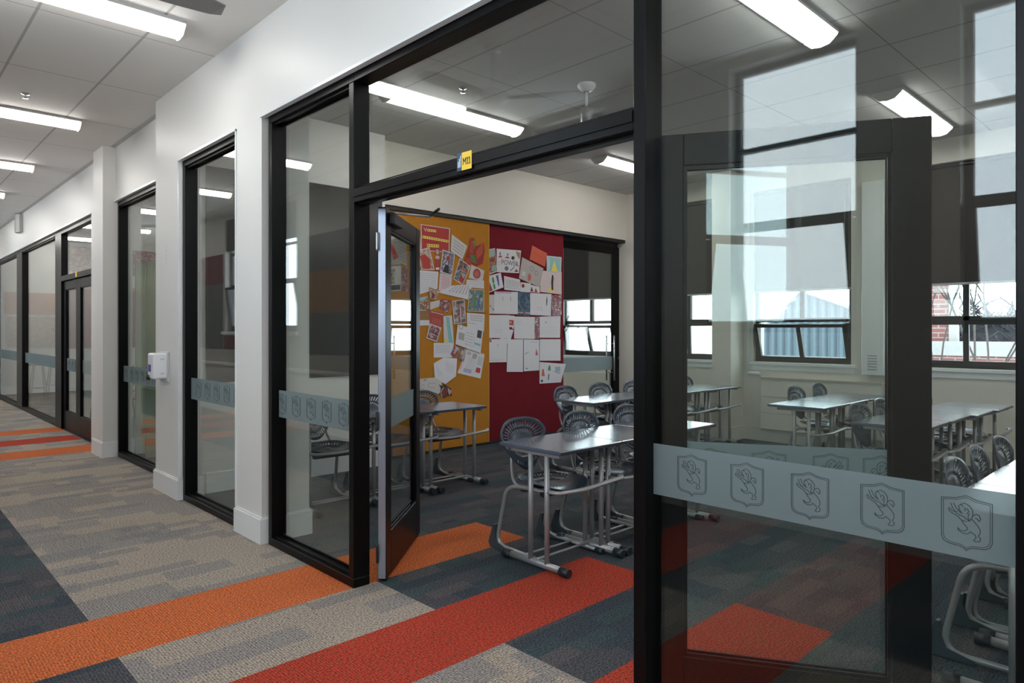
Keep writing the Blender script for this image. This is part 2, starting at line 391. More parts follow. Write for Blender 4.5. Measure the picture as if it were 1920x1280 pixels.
# transom over the near doorway (two jambs belong to the screens)
e = empty('window_8', (1.907, 1.398, 0)); struct(e, 'clear transom glass and black beam over the open doorway', 'transom window')
L_ = 3.214-1.398
m = MB(); m.box(0, .10, 0, L_, 2.055, 2.130, b=.004); m.box(0, .10, 0, L_, 2.70, 2.755, b=.003)
m.box(-.006, .0, 0, L_, 2.085, 2.124); m.box(.018, .028, 0, L_, 2.130, 2.142); m.box(.075, .085, 0, L_, 2.130, 2.142)
m.box(.03, .07, 0, L_, 2.045, 2.055)
m.build('window_frame', black, e)
MB().box(.048, .058, -.005, L_+.005, 2.125, 2.705).build('glass_pane', GL, e)
# room sign
sg = empty('room_sign', (1.900, 2.235, 2.105)); tag(sg, 'small blue and yellow M11 room sign on the beam over the doorway', 'sign')
MB().box(-.003, 0, 0, .066, -.036, .042, b=.0008).build('yellow_panel', mat('sign_yellow', (.83, .56, .04), .4), sg)
MB().box(-.003, 0, .066, .098, -.036, .042, b=.0008).build('blue_panel', mat('sign_blue', (.01, .06, .14), .4), sg)
def text_mesh(name, body, size, m, parent, loc, rot):
    cu = D.curves.new(name, 'FONT'); cu.body = body; cu.size = size; cu.align_x = 'CENTER'; cu.align_y = 'CENTER'; cu.extrude = .0004; cu.offset = size*.006
    tmp = D.objects.new(name, cu); C.objects.link(tmp)
    dg = bpy.context.evaluated_depsgraph_get(); dg.update()
    me = D.meshes.new_from_object(tmp.evaluated_get(dg)); D.objects.remove(tmp); me.materials.clear(); me.materials.append(m)
    o = D.objects.new(name, me); C.objects.link(o); o.parent = parent; o.location = loc; o.rotation_euler = rot; return o
lt = MB(); ink = mat('sign_ink', (.02, .02, .02), .5)
def stroke(u0, v0, u1, v1, wd=.0036):      # u runs to the right across the sign, v up
    l_ = math.hypot(u1-u0, v1-v0); a_, b_ = -(v1-v0)/l_*wd/2, (u1-u0)/l_*wd/2
    q = [(u0+a_, v0+b_), (u0-a_, v0-b_), (u1-a_, v1-b_), (u1+a_, v1+b_)]
    lt.prism(q, lambda p: (-.0030, .066-p[0], p[1]), lambda p: (-.0040, .066-p[0], p[1]))
stroke(.011, -.013, .011, .017); stroke(.029, -.013, .029, .017); stroke(.011, .016, .020, -.001, .004); stroke(.020, -.001, .029, .016, .004)
for u in (.041, .054): stroke(u, -.013, u, .017, .004); stroke(u-.006, .010, u, .016); stroke(u-.006, -.0115, u+.006, -.0115, .003)
lt.build('lettering', ink, sg)
l = MB()
for i in range(3): l.box(-.0035, -.003, .071+i*.008, .075+i*.008, -.02, .03-i*.012)
l.build('emblem', mat('sign_white', (.7, .75, .8), .5), sg)

# ------------------------------------------------------------------ door leaves
def leaf(idx, hx, hy, ang, lab, width=.87, flip=1, crests=(), hinges=True, label_cat='door', z0=.012, ztop=2.05, gz=(.255, 1.94)):
    e = empty('door_%d' % idx, (hx, hy, 0), ang); struct(e, lab, label_cat)
    T = .0225; W = width; st = .113
    m = MB(); m.box(0, st, -T, T, z0, ztop, b=.003); m.box(W-st, W, -T, T, z0, ztop, b=.003)
    m.box(st, W-st, -T, T, z0, gz[0], b=.003); m.box(st, W-st, -T, T, gz[1], ztop, b=.003)
    for s in (-1, 1):
        m.box(st, W-st, s*T*.75, s*T*.45, gz[0], gz[0]+.012); m.box(st, W-st, s*T*.75, s*T*.45, gz[1]-.012, gz[1])
        m.box(st, st+.012, s*T*.75, s*T*.45, gz[0], gz[1]); m.box(W-st-.012, W-st, s*T*.75, s*T*.45, gz[0], gz[1])
    m.build('door_frame', black, e)
    MB().box(st-.01, W-st+.01, -.004, .004, gz[0]-.01, gz[1]+.01).build('glass_pane', GL, e)
    f = MB().box(st, W-st, -.0052, -.0042, .82, .992).build('frosted_band', FILM, e)
    for x in crests: crest(f, x, -.0056, .906, R(180))
    if hinges:
        for z in (.16, .88, 1.86):
            h = MB(); h.tube([(-.012, flip*T, z-.05), (-.012, flip*T, z+.05)], .008, 10); h.box(-.03, 0.0, flip*T-.004, flip*T+.002, z-.045, z+.045)
            h.build('hinge', steel if z > 1.5 else black_sat, e)
    return e
A1 = math.atan2(.55, .616); A2 = math.atan2(-.861, .508)
d1 = leaf(1, 2.068, 3.190, A1, 'open black framed glass door leaf swung into the classroom, left of the doorway', flip=1)
d2 = leaf(2, 2.012, 1.400, A2, 'open black framed glass door leaf folded back behind the right glass pane', flip=-1, crests=(.20, .39, .58, .73))
MB().box(-.001, .004, -.020, .020, .02, 2.04).build('edge_strip', mat('grey_edge', (.35, .38, .46), .3, metal=.5), d1)
h = MB(); h.box(.862, .874, -.006, .006, .25, 1.93); h.build('meeting_seal', mat('seal_grey', (.35, .42, .46), .3), d1)
# door closer on the left leaf: body, arm from leaf top to the head
cl = empty('door_closer', (2.068, 3.19, 0), A1); tag(cl, 'steel door closer arm above the open left door leaf', 'door closer')
MB().box(.06, .26, -.055, -.0235, 1.965, 2.03, b=.005).build('closer_body', black_sat, cl)
MB().tube([(.10, -.045, 2.032), (.33, -.20, 2.046)], .007, 8).build('arm', steel, cl)
MB().tube([(.33, -.20, 2.054), (.13, -.29, 2.056)], .008, 8).build('link', black_sat, cl)

# far double doors
p = MB(); e = empty('window_9', (2.05, 9.45, 0)); struct(e, 'transom and black frame of the far double doors', 'transom window')
L_ = 11.55-9.45
m = MB(); m.box(0, .09, 0, .06, 0, 2.785); m.box(0, .09, L_-.30, L_, 0, 2.785); m.box(0, .09, .06, L_-.30, 2.06, 2.13); m.box(0, .09, .06, L_-.30, 2.72, 2.785)
m.build('window_frame', black, e)
MB().box(.04, .05, .06, L_-.30, 2.13, 2.72).build('glass_pane', GL, e)
sg2 = MB().box(2.043, 2.05, 10.28, 10.36, 2.07, 2.14).build('room_sign', mat('sign_yellow', (1, 1, 1))); tag(sg2, 'tiny yellow room sign over the far double doors', 'sign')
leaf(3, 2.10, 9.52, R(90), 'closed near leaf of the far black double doors', width=.855, crests=(.25, .44, .63))
d4 = leaf(4, 2.10, 11.235, R(-90), 'closed far leaf of the far black double doors', width=.855, crests=(.25, .44, .63))

# ------------------------------------------------------------------ end of corridor, side walls
struct(MB().box(XW, 2.05, Y1, Y1+.15, 0, CEIL).build('wall_end', white), 'white wall closing the far end of the corridor', 'wall')
struct(MB().box(XW, 2.05, Y1-.016, Y1, 0, .17).build('baseboard_end', skirt_m), 'white baseboard on the far corridor wall', 'baseboard')
struct(MB().box(XW-.2, 1.907, Y0-.15, Y0, 0, CEIL).build('wall_near', white), 'white wall behind the camera across the corridor', 'wall')
# opposite corridor wall with windows (seen only in the glass)
WINS = [(-1.35, -.45), (.18, 1.08), (1.65, 2.55), (3.7, 4.6), (9.45, 10.2), (11.4, 12.15), (14.2, 15.1)]
WZ0, WZ1 = 1.36, 3.30
m = MB(); m.box(XW-.2, XW, Y0, Y1, 0, WZ0); m.box(XW-.2, XW, Y0, Y1, WZ1, CEIL)
ys = Y0
for a, b in WINS: m.box(XW-.2, XW, ys, a, WZ0, WZ1); ys = b
m.box(XW-.2, XW, ys, Y1, WZ0, WZ1)
struct(m.build('wall_left', mat('taupe_wall_paint', (.40, .38, .35), .5, bump=.03, bscale=60)), 'cream outer wall of the corridor with tall windows', 'wall')
def sash_window(idx, x, s, a, b, z0, z1, rails, lab, mull=None, tilt=0, bars=.035, sash=None, depth=.05):
    """window in plane X=x; s=+1 when the room lies on the -X side; rails: z of horizontal bars; sash=(z0,z1) inward tilting light"""
    e = empty('window_%d' % idx, (x, (a+b)/2, z0)); struct(e, lab, 'window'); h = (b-a)/2; H = z1-z0
    m = MB(); m.box(-depth/2, depth/2, -h, h, 0, .045, b=.003); m.box(-depth/2, depth/2, -h, h, H-.045, H, b=.003)
    m.box(-depth/2, depth/2, -h, -h+.045, .045, H-.045, b=.003); m.box(-depth/2, depth/2, h-.045, h, .045, H-.045, b=.003)
    for r in rails: m.box(-depth/2, depth/2, -h, h, r-z0-bars/2, r-z0+bars/2, b=.003)
    skip = sash
    if mull:
        zz = 0.0
        if skip: m.box(-depth/2, depth/2, -.028, .028, skip[1]-z0, H)
        else: m.box(-depth/2, depth/2, -.02, .02, 0, H)
    m.build('window_frame', mat('bronze_window_frame', (.022, .022, .022), .4), e)
    if skip: segs = ([(0, skip[0]-z0)] if skip[0]-z0 > .06 else [])+[(skip[1]-z0, H)]
    else: segs = [(0, H)]
    for q in segs: MB().box(-.004, .004, -h+.02, h-.02, q[0]+.02, q[1]-.02).build('glass_pane', GLW, e)
    if skip:
        k = MB(); hh = skip[1]-skip[0]; w_ = h-.045
        k.box(-.018, .018, -w_, w_, 0, .045); k.box(-.018, .018, -w_, w_, hh-.04, hh); k.box(-.018, .018, -w_, -w_+.035, 0, hh); k.box(-.018, .018, w_-.035, w_, 0, hh)
        if mull: k.box(-.015, .015, -.026, .026, 0, hh)
        so = k.build('tilting_sash', mat('bronze_window_frame', (1, 1, 1)), e); so.location = (0, 0, skip[0]-z0); so.rotation_euler = (0, R(-tilt)*s, 0)
        MB().box(-.003, .003, -w_+.01, w_-.01, .02, hh-.02).build('sash_glass', GLW, so)
        st = MB()
        for y in (-w_-.005, w_+.005):
            ex = -s*math.sin(R(tilt))*hh
            st.add([(0, y-.004, skip[0]-z0), (0, y-.004, skip[1]-z0-.01), (ex, y-.004, skip[1]-z0-.02), (0, y+.004, skip[0]-z0), (0, y+.004, skip[1]-z0-.01), (ex, y+.004, skip[1]-z0-.02)], [(0, 1, 2), (5, 4, 3), (0, 3, 4, 1), (1, 4, 5, 2), (2, 5, 3, 0)])
        st.build('side_cheek', mat('bronze_window_frame', (1, 1, 1)), e)
    return e
wi = 10
for a, b in WINS:
    sash_window(wi, XW-.12, -1, a, b, WZ0, WZ1, (2.70, 2.15), 'tall corridor window %s' % {0: 'behind the camera', 1: 'opposite the right glass pane', 2: 'opposite the doorway', 3: 'opposite the left glass screen', 4: 'mirrored in the glass left of the door', 5: 'mirrored in the glass between the pillars', 6: 'near the far end of the corridor'}[wi-10],
                sash=(WZ0+.045, 2.13), tilt=10); wi += 1
# pinboards on the opposite wall (mirrored in the glass)
def strip(lab, y0, y1, z0, z1, m, grp):
    o = MB().box(XW, XW+.012, y0, y1, z0, z1, b=.002).build('wall_pinboard', m); tag(o, lab, 'pinboard', grp)
G = 'felt pinboards on the outer corridor wall'
strip('upper grey felt pinboard opposite the open door', 6.4, 9.1, 2.20, 2.72, grey_felt, G)
strip('orange felt pinboard between two grey ones', 6.4, 9.1, 1.62, 2.20, orange_felt, G)
strip('lower grey felt pinboard opposite the open door', 6.4, 9.1, 1.05, 1.62, grey_felt, G)
strip('maroon felt pinboard beside the far corridor window', 12.25, 14.1, 2.20, 2.72, maroon_felt, G)
strip('grey felt pinboard under the maroon one', 12.25, 14.1, 1.05, 2.20, grey_felt, G)
strip('narrow maroon felt strip under the far corridor window', 11.35, 12.2, 1.05, 1.28, maroon_felt, G)
for k_, (a, b) in enumerate(((9.45, 10.2), (11.4, 12.15))):
    struct(MB().box(XW-.02, XW+.05, a-.06, b+.06, 1.30, 1.36, b=.004).build('trim_%d' % (20+k_), white_gloss), 'white sill of the corridor window mirrored in the %s' % ['glass left of the door', 'glass between the pillars'][k_], 'window sill')
    o = MB().box(XW-.03, XW-.026, a, b, 2.75, 3.3).build('roller_blind', blind_m); tag(o, 'short dark blind at the top of the corridor window mirrored in the %s' % ['left screen', 'second screen'][k_], 'blind')
b_ = MB(); b_.box(XW, XW+.20, 5.2, 14.0, .78, .82, b=.003); b_.box(XW, XW+.18, 5.2, 14.0, .0, .78)
tag(b_.build('bench_casing', white), 'long white casing with a ledge under the corridor windows', 'casing')

# ------------------------------------------------------------------ classroom window wall X=XF
CW = [(-1.6, -.42), (.0+.03, 1.17-.02), (1.27, 2.45), (2.96, 4.14), (4.52, 5.70), (6.30, 7.38), (7.9, 9.0), (10., 11.1)]
CZ0, CZ1 = .985, 3.12
CW = [(-1.6, -.42), (1.27, 2.45), (2.96, 4.14), (4.52, 5.70), (6.30, 7.38), (8.2, 9.3), (10.4, 11.5)]
m = MB(); m.box(XF, XF+.3, Y0, Y1, 0, CZ0); m.box(XF, XF+.3, Y0, Y1, CZ1, CEIL); ys = Y0
for a, b in CW: m.box(XF, XF+.3, ys, a, CZ0, CZ1); ys = b
m.box(XF, XF+.3, ys, Y1, CZ0, CZ1)
m.box(XF-.32, XF, 4.27, 4.53, 0, CEIL)
struct(m.build('wall_right', cream), 'cream outer wall of the classroom with tall windows and a pier', 'wall')
m = MB(); m.box(XF-.335, XF+.0, 4.255, 4.545, 0, .17); m.box(XF-.016, XF, Y0, 4.255, 0, .17); m.box(XF-.016, XF, 4.545, Y1, 0, .17)
struct(m.build('baseboard_right', cream), 'cream baseboard under the classroom windows', 'baseboard')
names = ['beyond the right edge', 'with brick building and bare tree outside', 'with the corrugated shed outside', 'left of the pier', 'seen through the glass sliding door', 'second in the next classroom', 'third in the next classroom']
for i, (a, b) in enumerate(CW):
    sash_window(wi, XF+.10, 1, a, b, CZ0, CZ1, (1.50, 2.3), 'dark framed classroom window '+names[i], mull=True, sash=(CZ0+.03, 1.475), tilt=(18 if i in (2, 4) else 2), depth=.05, bars=.05); wi += 1
    s_ = MB(); s_.box(XF-.03, XF+.08, a-.06, b+.06, CZ0-.04, CZ0, b=.004); s_.box(XF-.012, XF, a-.05, b+.05, CZ0-.10, CZ0-.04)
    struct(s_.build('trim_%d' % (10+i), white_gloss), 'white sill under the classroom window '+names[i], 'window sill')
    bl = empty('roller_blind', (XF+.03, (a+b)/2, 0)); tag(bl, 'dark roller blind half drawn over the window '+names[i], 'blind', 'dark roller blinds on the classroom windows')
    h = (b-a)/2
    MB().box(-.002, .002, -h+.004, h-.004, 1.865, 3.08).build('cloth', blind_m, bl)
    MB().tube([(0, -h+.004, 3.085), (0, h-.004, 3.085)], .022, 12).build('roller', black_sat, bl)
    MB().box(-.006, .006, -h+.004, h-.004, 1.845, 1.868, b=.003).build('bottom_bar', mat('blind_bar', (.45, .45, .45), .4), bl)
    k = MB(); k.tube([(-.03, -h+.02, 3.06), (-.03, -h+.02, 1.30), (-.03, -h+.05, 1.27), (-.03, -h+.07, 1.30), (-.03, -h+.07, 3.06)], .0025, 6, round_=.02); k.build('pull_cord', mat('cord_grey', (.25, .25, .25), .6), bl)
# duct cover, radiator cover and pipe on the window wall
o = empty('wall_duct', (XF, 2.70, 0)); tag(o, 'tall white boxed duct on the wall between two classroom windows', 'duct')
MB().box(-.10, 0, -.115, .115, .88, 3.02, b=.006).build('casing', white_gloss, o)
v = MB()
for i in range(6): v.box(-.104, -.1, -.05, .05, .94+i*.03, .95+i*.03)
v.build('vent_slots', mat('slot_grey', (.3, .3, .3), .6), o)
o = empty('radiator_cover', (XF, 3.4, 0)); tag(o, 'low cream panelled heater cover below the middle classroom window', 'heater cover')
MB().box(-.09, 0, -.80, .60, .16, .80, b=.006).build('casing', cream, o)
g_ = MB()
for z in (.36, .56): g_.box(-.093, -.09, -.79, .59, z, z+.006)
g_.box(-.096, -.09, -.79, .59, .77, .80); g_.build('seam', mat('cream_dark', (.42, .40, .35), .6), o)
o = empty('radiator_cover', (XF, 6.9, 0)); tag(o, 'cream heater cover of the next classroom seen through the sliding door', 'heater cover')
MB().box(-.09, 0, -.55, .75, .12, .74, b=.006).build('casing', cream, o)
o = MB().tube([(XF-.05, 4.18, .84), (XF-.05, 4.18, 3.3)], .012, 8).tube([(XF-.05, 4.18, .84), (XF-.05, 4.02, .84)], .022, 8).build('wall_pipe', white_gloss); tag(o, 'thin white pipe with valve in the corner beside the pier', 'pipe')
# walls closing the classrooms
struct(MB().box(1.98, XF, Y0-.15, Y0, 0, CEIL).build('wall_classroom_near', cream), 'cream wall at the near end of the classroom', 'wall')
struct(MB().box(2.20, XF, 12.1, 12.25, 0, CEIL).build('wall_second_room', white), 'white wall at the back of the second classroom', 'wall')
struct(MB().box(2.20, XF, Y1, Y1+.15, 0, CEIL).build('wall_last_room', white), 'white wall at the back of the last room', 'wall')

# ------------------------------------------------------------------ cross wall with bulkhead
m = MB(); m.box(2.06, XF, YC-.10, YC+.14, 2.70, CEIL)
struct(m.build('wall_bulkhead', cream), 'cream bulkhead above the pinboards and sliding door', 'wall')
m = MB(); m.box(2.06, XF, YC-.08, YC+.10, 2.66, 2.70); m.box(6.87, XF, YC+.06, YC+.10, 2.57, 2.66)
struct(m.build('trim_4', black_sat), 'black track along the underside of the bulkhead', 'trim')
m = MB(); m.box(2.06, 3.90, 5.96, 6.11, 0, CEIL)
struct(m.build('wall_back', white), 'white wall section behind the glass left of the door', 'wall')
struct(MB().box(2.12, 3.90, 5.944, 5.96, 0, .17).build('baseboard_back', skirt_m), 'white baseboard on the wall section left of the door', 'baseboard')
o = MB().box(2.12, 3.86, 5.945, 5.96, .93, 2.765, b=.003).build('dark_board', darkpanel); tag(o, 'large dark glossy board on the wall behind the glass left of the door', 'board')
yb = empty('pinboard_panel', (3.90, YC, 0)); tag(yb, 'mustard yellow felt panel covered with pinned pictures and sheets', 'pinboard')
MB().box(0, 1.60, -.055, -.01, .03, 2.66, b=.003).build('felt', yellow_m, yb)
MB().box(1.598, 1.606, -.057, -.01, .03, 2.66).build('edge_trim', mat('mustard_edge', (.55, .30, .08), .5), yb)
rb = empty('pinboard_panel', (5.5, YC, 0)); tag(rb, 'dark red felt panel right of the yellow one with rows of pinned sheets', 'pinboard')
MB().box(0.006, 1.37, -.03, .015, .03, 2.66, b=.003).build('felt', red_m, rb)
struct(MB().box(3.90, 6.87, YC-.05, YC+.03, 0, .03).build('trim_5', black_sat), 'black floor track under the felt panels', 'trim')
struct(MB().box(3.90, 6.87, YC+.02, YC+.10, 0, 2.70).build('wall_behind_panels', white), 'wall behind the felt panels', 'wall')
# glass sliding door at the right end
e = empty('door_5', (6.87, YC+.03, 0)); struct(e, 'black framed glass door beside the red panel with long pull handles', 'door')
m = MB(); W_ = XF-6.87; m.box(W_-.14, W_, 0, .05, 0, 2.60, b=.003); m.box(0, .05, 0, .05, 0, 2.60); m.box(.05, W_-.14, 0, .05, 2.50, 2.60); m.box(.05, W_-.14, 0, .05, 0, .12)
m.build('door_frame', black, e)
MB().box(.05, W_-.14, .02, .03, .12, 2.50).build('glass_pane', GL, e)
MB().box(.05, W_-.14, .018, .0195, .80, .995).build('frosted_band', FILM, e)
for s in (-.045, .095):
    k = MB(); k.tube([(W_-.18, s, .64), (W_-.18, s, 1.30)], .012, 10)
    for z in (.76, 1.18): k.tube([(W_-.18, s, z), (W_-.18, .0 if s < 0 else .05, z)], .008, 8)
    k.build('pull_handle', chrome, e)

# ------------------------------------------------------------------ ceiling lamps
lamp_glow = mat('lamp_diffuser', (.9, .9, .88), .4, emit=(1, .97, .93, LAMP))
lamp_body = mat('lamp_housing', (.62, .61, .59), .4)
LAMPS = []
def ceiling_lamp(x0, y, lab, ln=1.5, grp=None, first=[None]):
    if first[0] is None:
        r = empty('ceiling_light', (0, 0, CEIL)); H = [(-.120, 0), (.120, 0), (.122, -.020), (.085, -.016), (.06, -.03), (-.06, -.03), (-.085, -.016), (-.122, -.020)]
        MB().prism(H, lambda p: (0, p[0], p[1]), lambda p: (1.5, p[0], p[1])).build('housing', lamp_body, r)
        for xx in (-.006, 1.5):
            E_ = [(-.118, -.0), (.118, -.0), (.112, -.03), (.06, -.075), (0, -.085), (-.06, -.075), (-.112, -.03)]
            MB().prism(E_, lambda p: (xx, p[0], p[1]), lambda p: (xx+.006, p[0], p[1])).build('end_cap', lamp_body, r)
        Q = [(-.100, -.024), (-.085, -.045), (-.055, -.066), (0, -.078), (.055, -.066), (.085, -.045), (.100, -.024), (.06, -.031), (-.06, -.031)]
        MB().prism(Q, lambda p: (0.001, p[0], p[1]), lambda p: (1.499, p[0], p[1])).build('diffuser', lamp_glow, r)
        first[0] = r
    else: r = copy_tree(first[0])
    r.location = (x0, y, CEIL); tag(r, lab, 'ceiling light', grp); return r
g1 = 'strip lights across the corridor ceiling'; g2 = 'strip lights in the near classroom'; g3 = 'strip lights in the rooms beyond'
for y, l in ((4.76, 'strip light on the corridor ceiling nearest the camera, at the top left'), (7.62, 'second strip light along the corridor ceiling'), (10.02, 'third strip light along the corridor ceiling'), (12.3, 'fourth strip light along the corridor ceiling, at the left edge'), (14.8, 'fifth strip light along the corridor ceiling'), (17.0, 'last strip light at the far end of the corridor'), (1.4, 'strip light on the corridor ceiling above the camera'), (-1.2, 'strip light on the corridor ceiling behind the camera')):
    ceiling_lamp(.03, y, l, grp=g1)
for x, y, l in ((3.2, 4.86, 'strip light seen through the transom over the doorway'), (6.15, 4.98, 'strip light near the pinboard bulkhead, seen under the door beam'), (3.2, 1.90, 'strip light at the top right of the view inside the classroom'), (6.2, 1.96, 'strip light deep in the classroom above the folded door leaf'), (3.2, -1.1, 'strip light in the classroom right of the view'), (6.2, -1.1, 'strip light in the far right corner of the classroom')):
    ceiling_lamp(x, y, l, grp=g2)
for x, y, l in ((2.9, 7.9, 'nearest strip light of the second classroom'), (2.9, 10.3, 'strip light at the back of the second classroom'), (5.9, 7.9, 'strip light by the windows of the second classroom'), (5.9, 10.3, 'strip light in the back corner of the second classroom'), (2.9, 13.4, 'first strip light of the last room'), (2.9, 15.4, 'middle strip light of the last room'), (2.9, 17.2, 'rear strip light of the last room')):
    ceiling_lamp(x, y, l, grp=g3)

# ------------------------------------------------------------------ fans, detectors, speaker, dispenser
def fan(x, y, lab, rot, z=3.0):
    e = empty('ceiling_fan', (x, y, 0), rot); tag(e, lab, 'fan')
    MB().lathe([(0, CEIL), (.06, CEIL), (.055, CEIL-.04), (.015, CEIL-.05), (0, CEIL-.05)]).build('canopy', white_gloss, e)
    MB().tube([(0, 0, CEIL-.04), (0, 0, z+.05)], .012, 10).build('rod', white_gloss, e)
    MB().lathe([(0, z+.07), (.06, z+.06), (.11, z+.03), (.11, z-.02), (.06, z-.05), (0, z-.055)]).build('motor', white_gloss, e)
    bl = None
    for i in range(3):
        if bl is None:
            m = MB(); m.tube([(.09, 0, z), (.16, 0, z)], .012, 8)
            n = 10; vs = []
            for j in range(n+1):
                t = j/n; x_ = .14+.50*t; w_ = .055+.012*math.sin(t*3); w_ = w_*math.sqrt(max(.0, 1-max(0, (t-.9)/.1)**2*.6))
                vs += [(x_, -w_, z+.010), (x_, w_, z-.010), (x_, w_, z-.016), (x_, -w_, z+.004)]
            fs = []
            for j in range(n):
                for q in range(4): fs.append((j*4+q, j*4+(q+1) % 4, (j+1)*4+(q+1) % 4, (j+1)*4+q))
            fs += [(0, 1, 2, 3), (n*4+3, n*4+2, n*4+1, n*4)]
            m.add(vs, fs); bl = m.build('blade', mat('fan_blade_grey', (.30, .28, .27), .45), e)
        else:
            c = bl.copy(); C.objects.link(c); c.parent = e; c.rotation_euler.z = R(120*i)
    return e
fan(.70, 3.56, 'ceiling fan over the corridor, one grey blade tip showing at the top left', R(-4))
fan(.60, 11.2, 'white ceiling fan over the far part of the corridor', R(50))
e = empty('ceiling_rod_mount', (4.27, 3.59, 0)); tag(e, 'white ceiling rose with a rod and grey cylinder, seen through the transom', 'ceiling mount')
MB().lathe([(0, CEIL), (.075, CEIL), (.075, CEIL-.02), (.045, CEIL-.055), (.012, CEIL-.06), (0, CEIL-.06)]).build('canopy', white_gloss, e)
MB().lathe([(0, CEIL-.052), (.022, CEIL-.054), (.022, CEIL-.066), (0, CEIL-.066)]).build('collar', black_sat, e)
MB().tube([(0, 0, CEIL-.06), (0, 0, CEIL-.20)], .011, 10).build('rod', white_gloss, e)
MB().lathe([(0, CEIL-.19), (.045, CEIL-.19), (.047, CEIL-.20), (.047, CEIL-.42), (.04, CEIL-.43), (0, CEIL-.43)]).build('cylinder', mat('grey_enamel', (.30, .31, .32), .3), e)
def sprinkler(x, y, lab):
    m = MB(); m.lathe([(0, CEIL), (.035, CEIL), (.03, CEIL-.008), (.008, CEIL-.012), (.008, CEIL-.035), (.022, CEIL-.037), (.022, CEIL-.040), (0, CEIL-.040)], x, y, 14)
    tag(m.build('sprinkler', chrome), lab, 'sprinkler', 'ceiling sprinklers')
sprinkler(1.02, 7.0, 'small sprinkler head on the corridor ceiling between the first two lights')
sprinkler(3.60, 4.35, 'small sprinkler head on the classroom ceiling seen through the transom')
e = empty('wall_speaker', (2.03, 14.3, 3.20)); tag(e, 'small white curved speaker high on the corridor wall at the far end', 'speaker')
P_ = [(-.10, 0), (.10, 0), (.10, .05), (.05, .085), (0, .095), (-.05, .085), (-.10, .05)]
MB().prism(P_, lambda p: (-p[1], p[0]*1.4, -.15), lambda p: (-p[1], p[0]*1.4, .15)).build('casing', mat('speaker_grey', (.5, .49, .47), .5), e)
g_ = MB()
for i in range(9): g_.box(-.098, -.09, -.06, .06, -.13+i*.032, -.122+i*.032)
g_.build('grille', mat('speaker_dark', (.3, .3, .3), .6), e)
# sanitiser dispenser on the pillar
e = empty('hand_dispenser', (1.88, 6.22, 1.07)); tag(e, 'white wall dispenser with a blue label on the white pillar', 'dispenser')
MB().box(-.115, -.0, -.085, .075, -.10, .115, b=.012).build('cover', mat('dispenser_white', (.78, .79, .82), .3), e)
MB().box(-.014, 0.0, -.115, .10, -.125, .125, b=.004).build('back_plate', mat('dispenser_grey', (.55, .56, .58), .35), e)
MB().box(-.117, -.114, -.02, .05, -.04, .02).build('label', mat('label_blue', (.04, .04, .32), .4), e)
MB().lathe([(0, -.112), (.016, -.108), (.02, -.09), (.016, -.07), (0, -.068)], -.118, .04, 12).build('nozzle', mat('nozzle_black', (.01, .01, .012), .4), e)
g_ = MB()
for z in (-.06, .06): g_.box(-.06, -.03, -.0875, -.084, z, z+.012)
g_.build('latch', mat('dispenser_grey', (1, 1, 1)), e)
m = MB()
for i in range(5): m.box(1.8785, 1.88, 6.17-.0, 6.19+.006*(i % 2), 1.93+i*.035, 1.95+i*.035)
tag(m.build('wall_markings', mat('faint_marks', (.62, .62, .60), .5)), 'faint row of small marks on the dispenser pillar', 'wall markings')

# ------------------------------------------------------------------ desks
DW, DD, DH = .56, .50, .70
def make_desk():
    r = empty('school_desk', (0, 0, 0))
    t = MB(); t.box(-DW/2+.001, DW/2-.001, -DD/2, DD/2, DH-.022, DH, b=.004)
    t.build('desk_top', [top_m], r)
    MB().box(-DW/2+.002, DW/2-.002, -DD/2-.0012, DD/2+.0012, DH-.020, DH-.005).build('edge_band', edge_m, r)
    for s in (-1, 1):
        x = s*(DW/2-.035)
        f = MB()
        f.box(x-.015, x+.015, -.22, .17, DH-.045, DH-.022, b=.004)
        for y in (-.115, .015): f.tube([(x, y, .04), (x, y, DH-.03)], .0155, 12, flat=1.0)
        f.build('leg', tube_m, r)
        k = MB(); k.tube([(x, -.235, .030), (x, .19, .030)], .021, 10, flat=.85); sk = k.build('skid', tube_m, r)
        MB().tube([(x, -.285, .026), (x, -.22, .028)], .025, 10).build('end_cap', rubber, sk); MB().tube([(x, .18, .028), (x, .24, .026)], .025, 10).build('end_cap', rubber, sk)
    MB().tube([(-DW/2+.035, -.02, .042), (DW/2-.035, -.02, .042)], .0085, 8).build('cross_bar', tube_m, r)
    MB().tube([(-DW/2+.035, -.125, .455), (-DW/2+.05, -.19, .452), (-DW/2+.20, -.235, .455), (DW/2+.02, -.225, .47), (DW/2+.04, -.205, .48)], .0125, 8, round_=.08, flat=1.5).build('book_rail', tube_m, r)
    return r
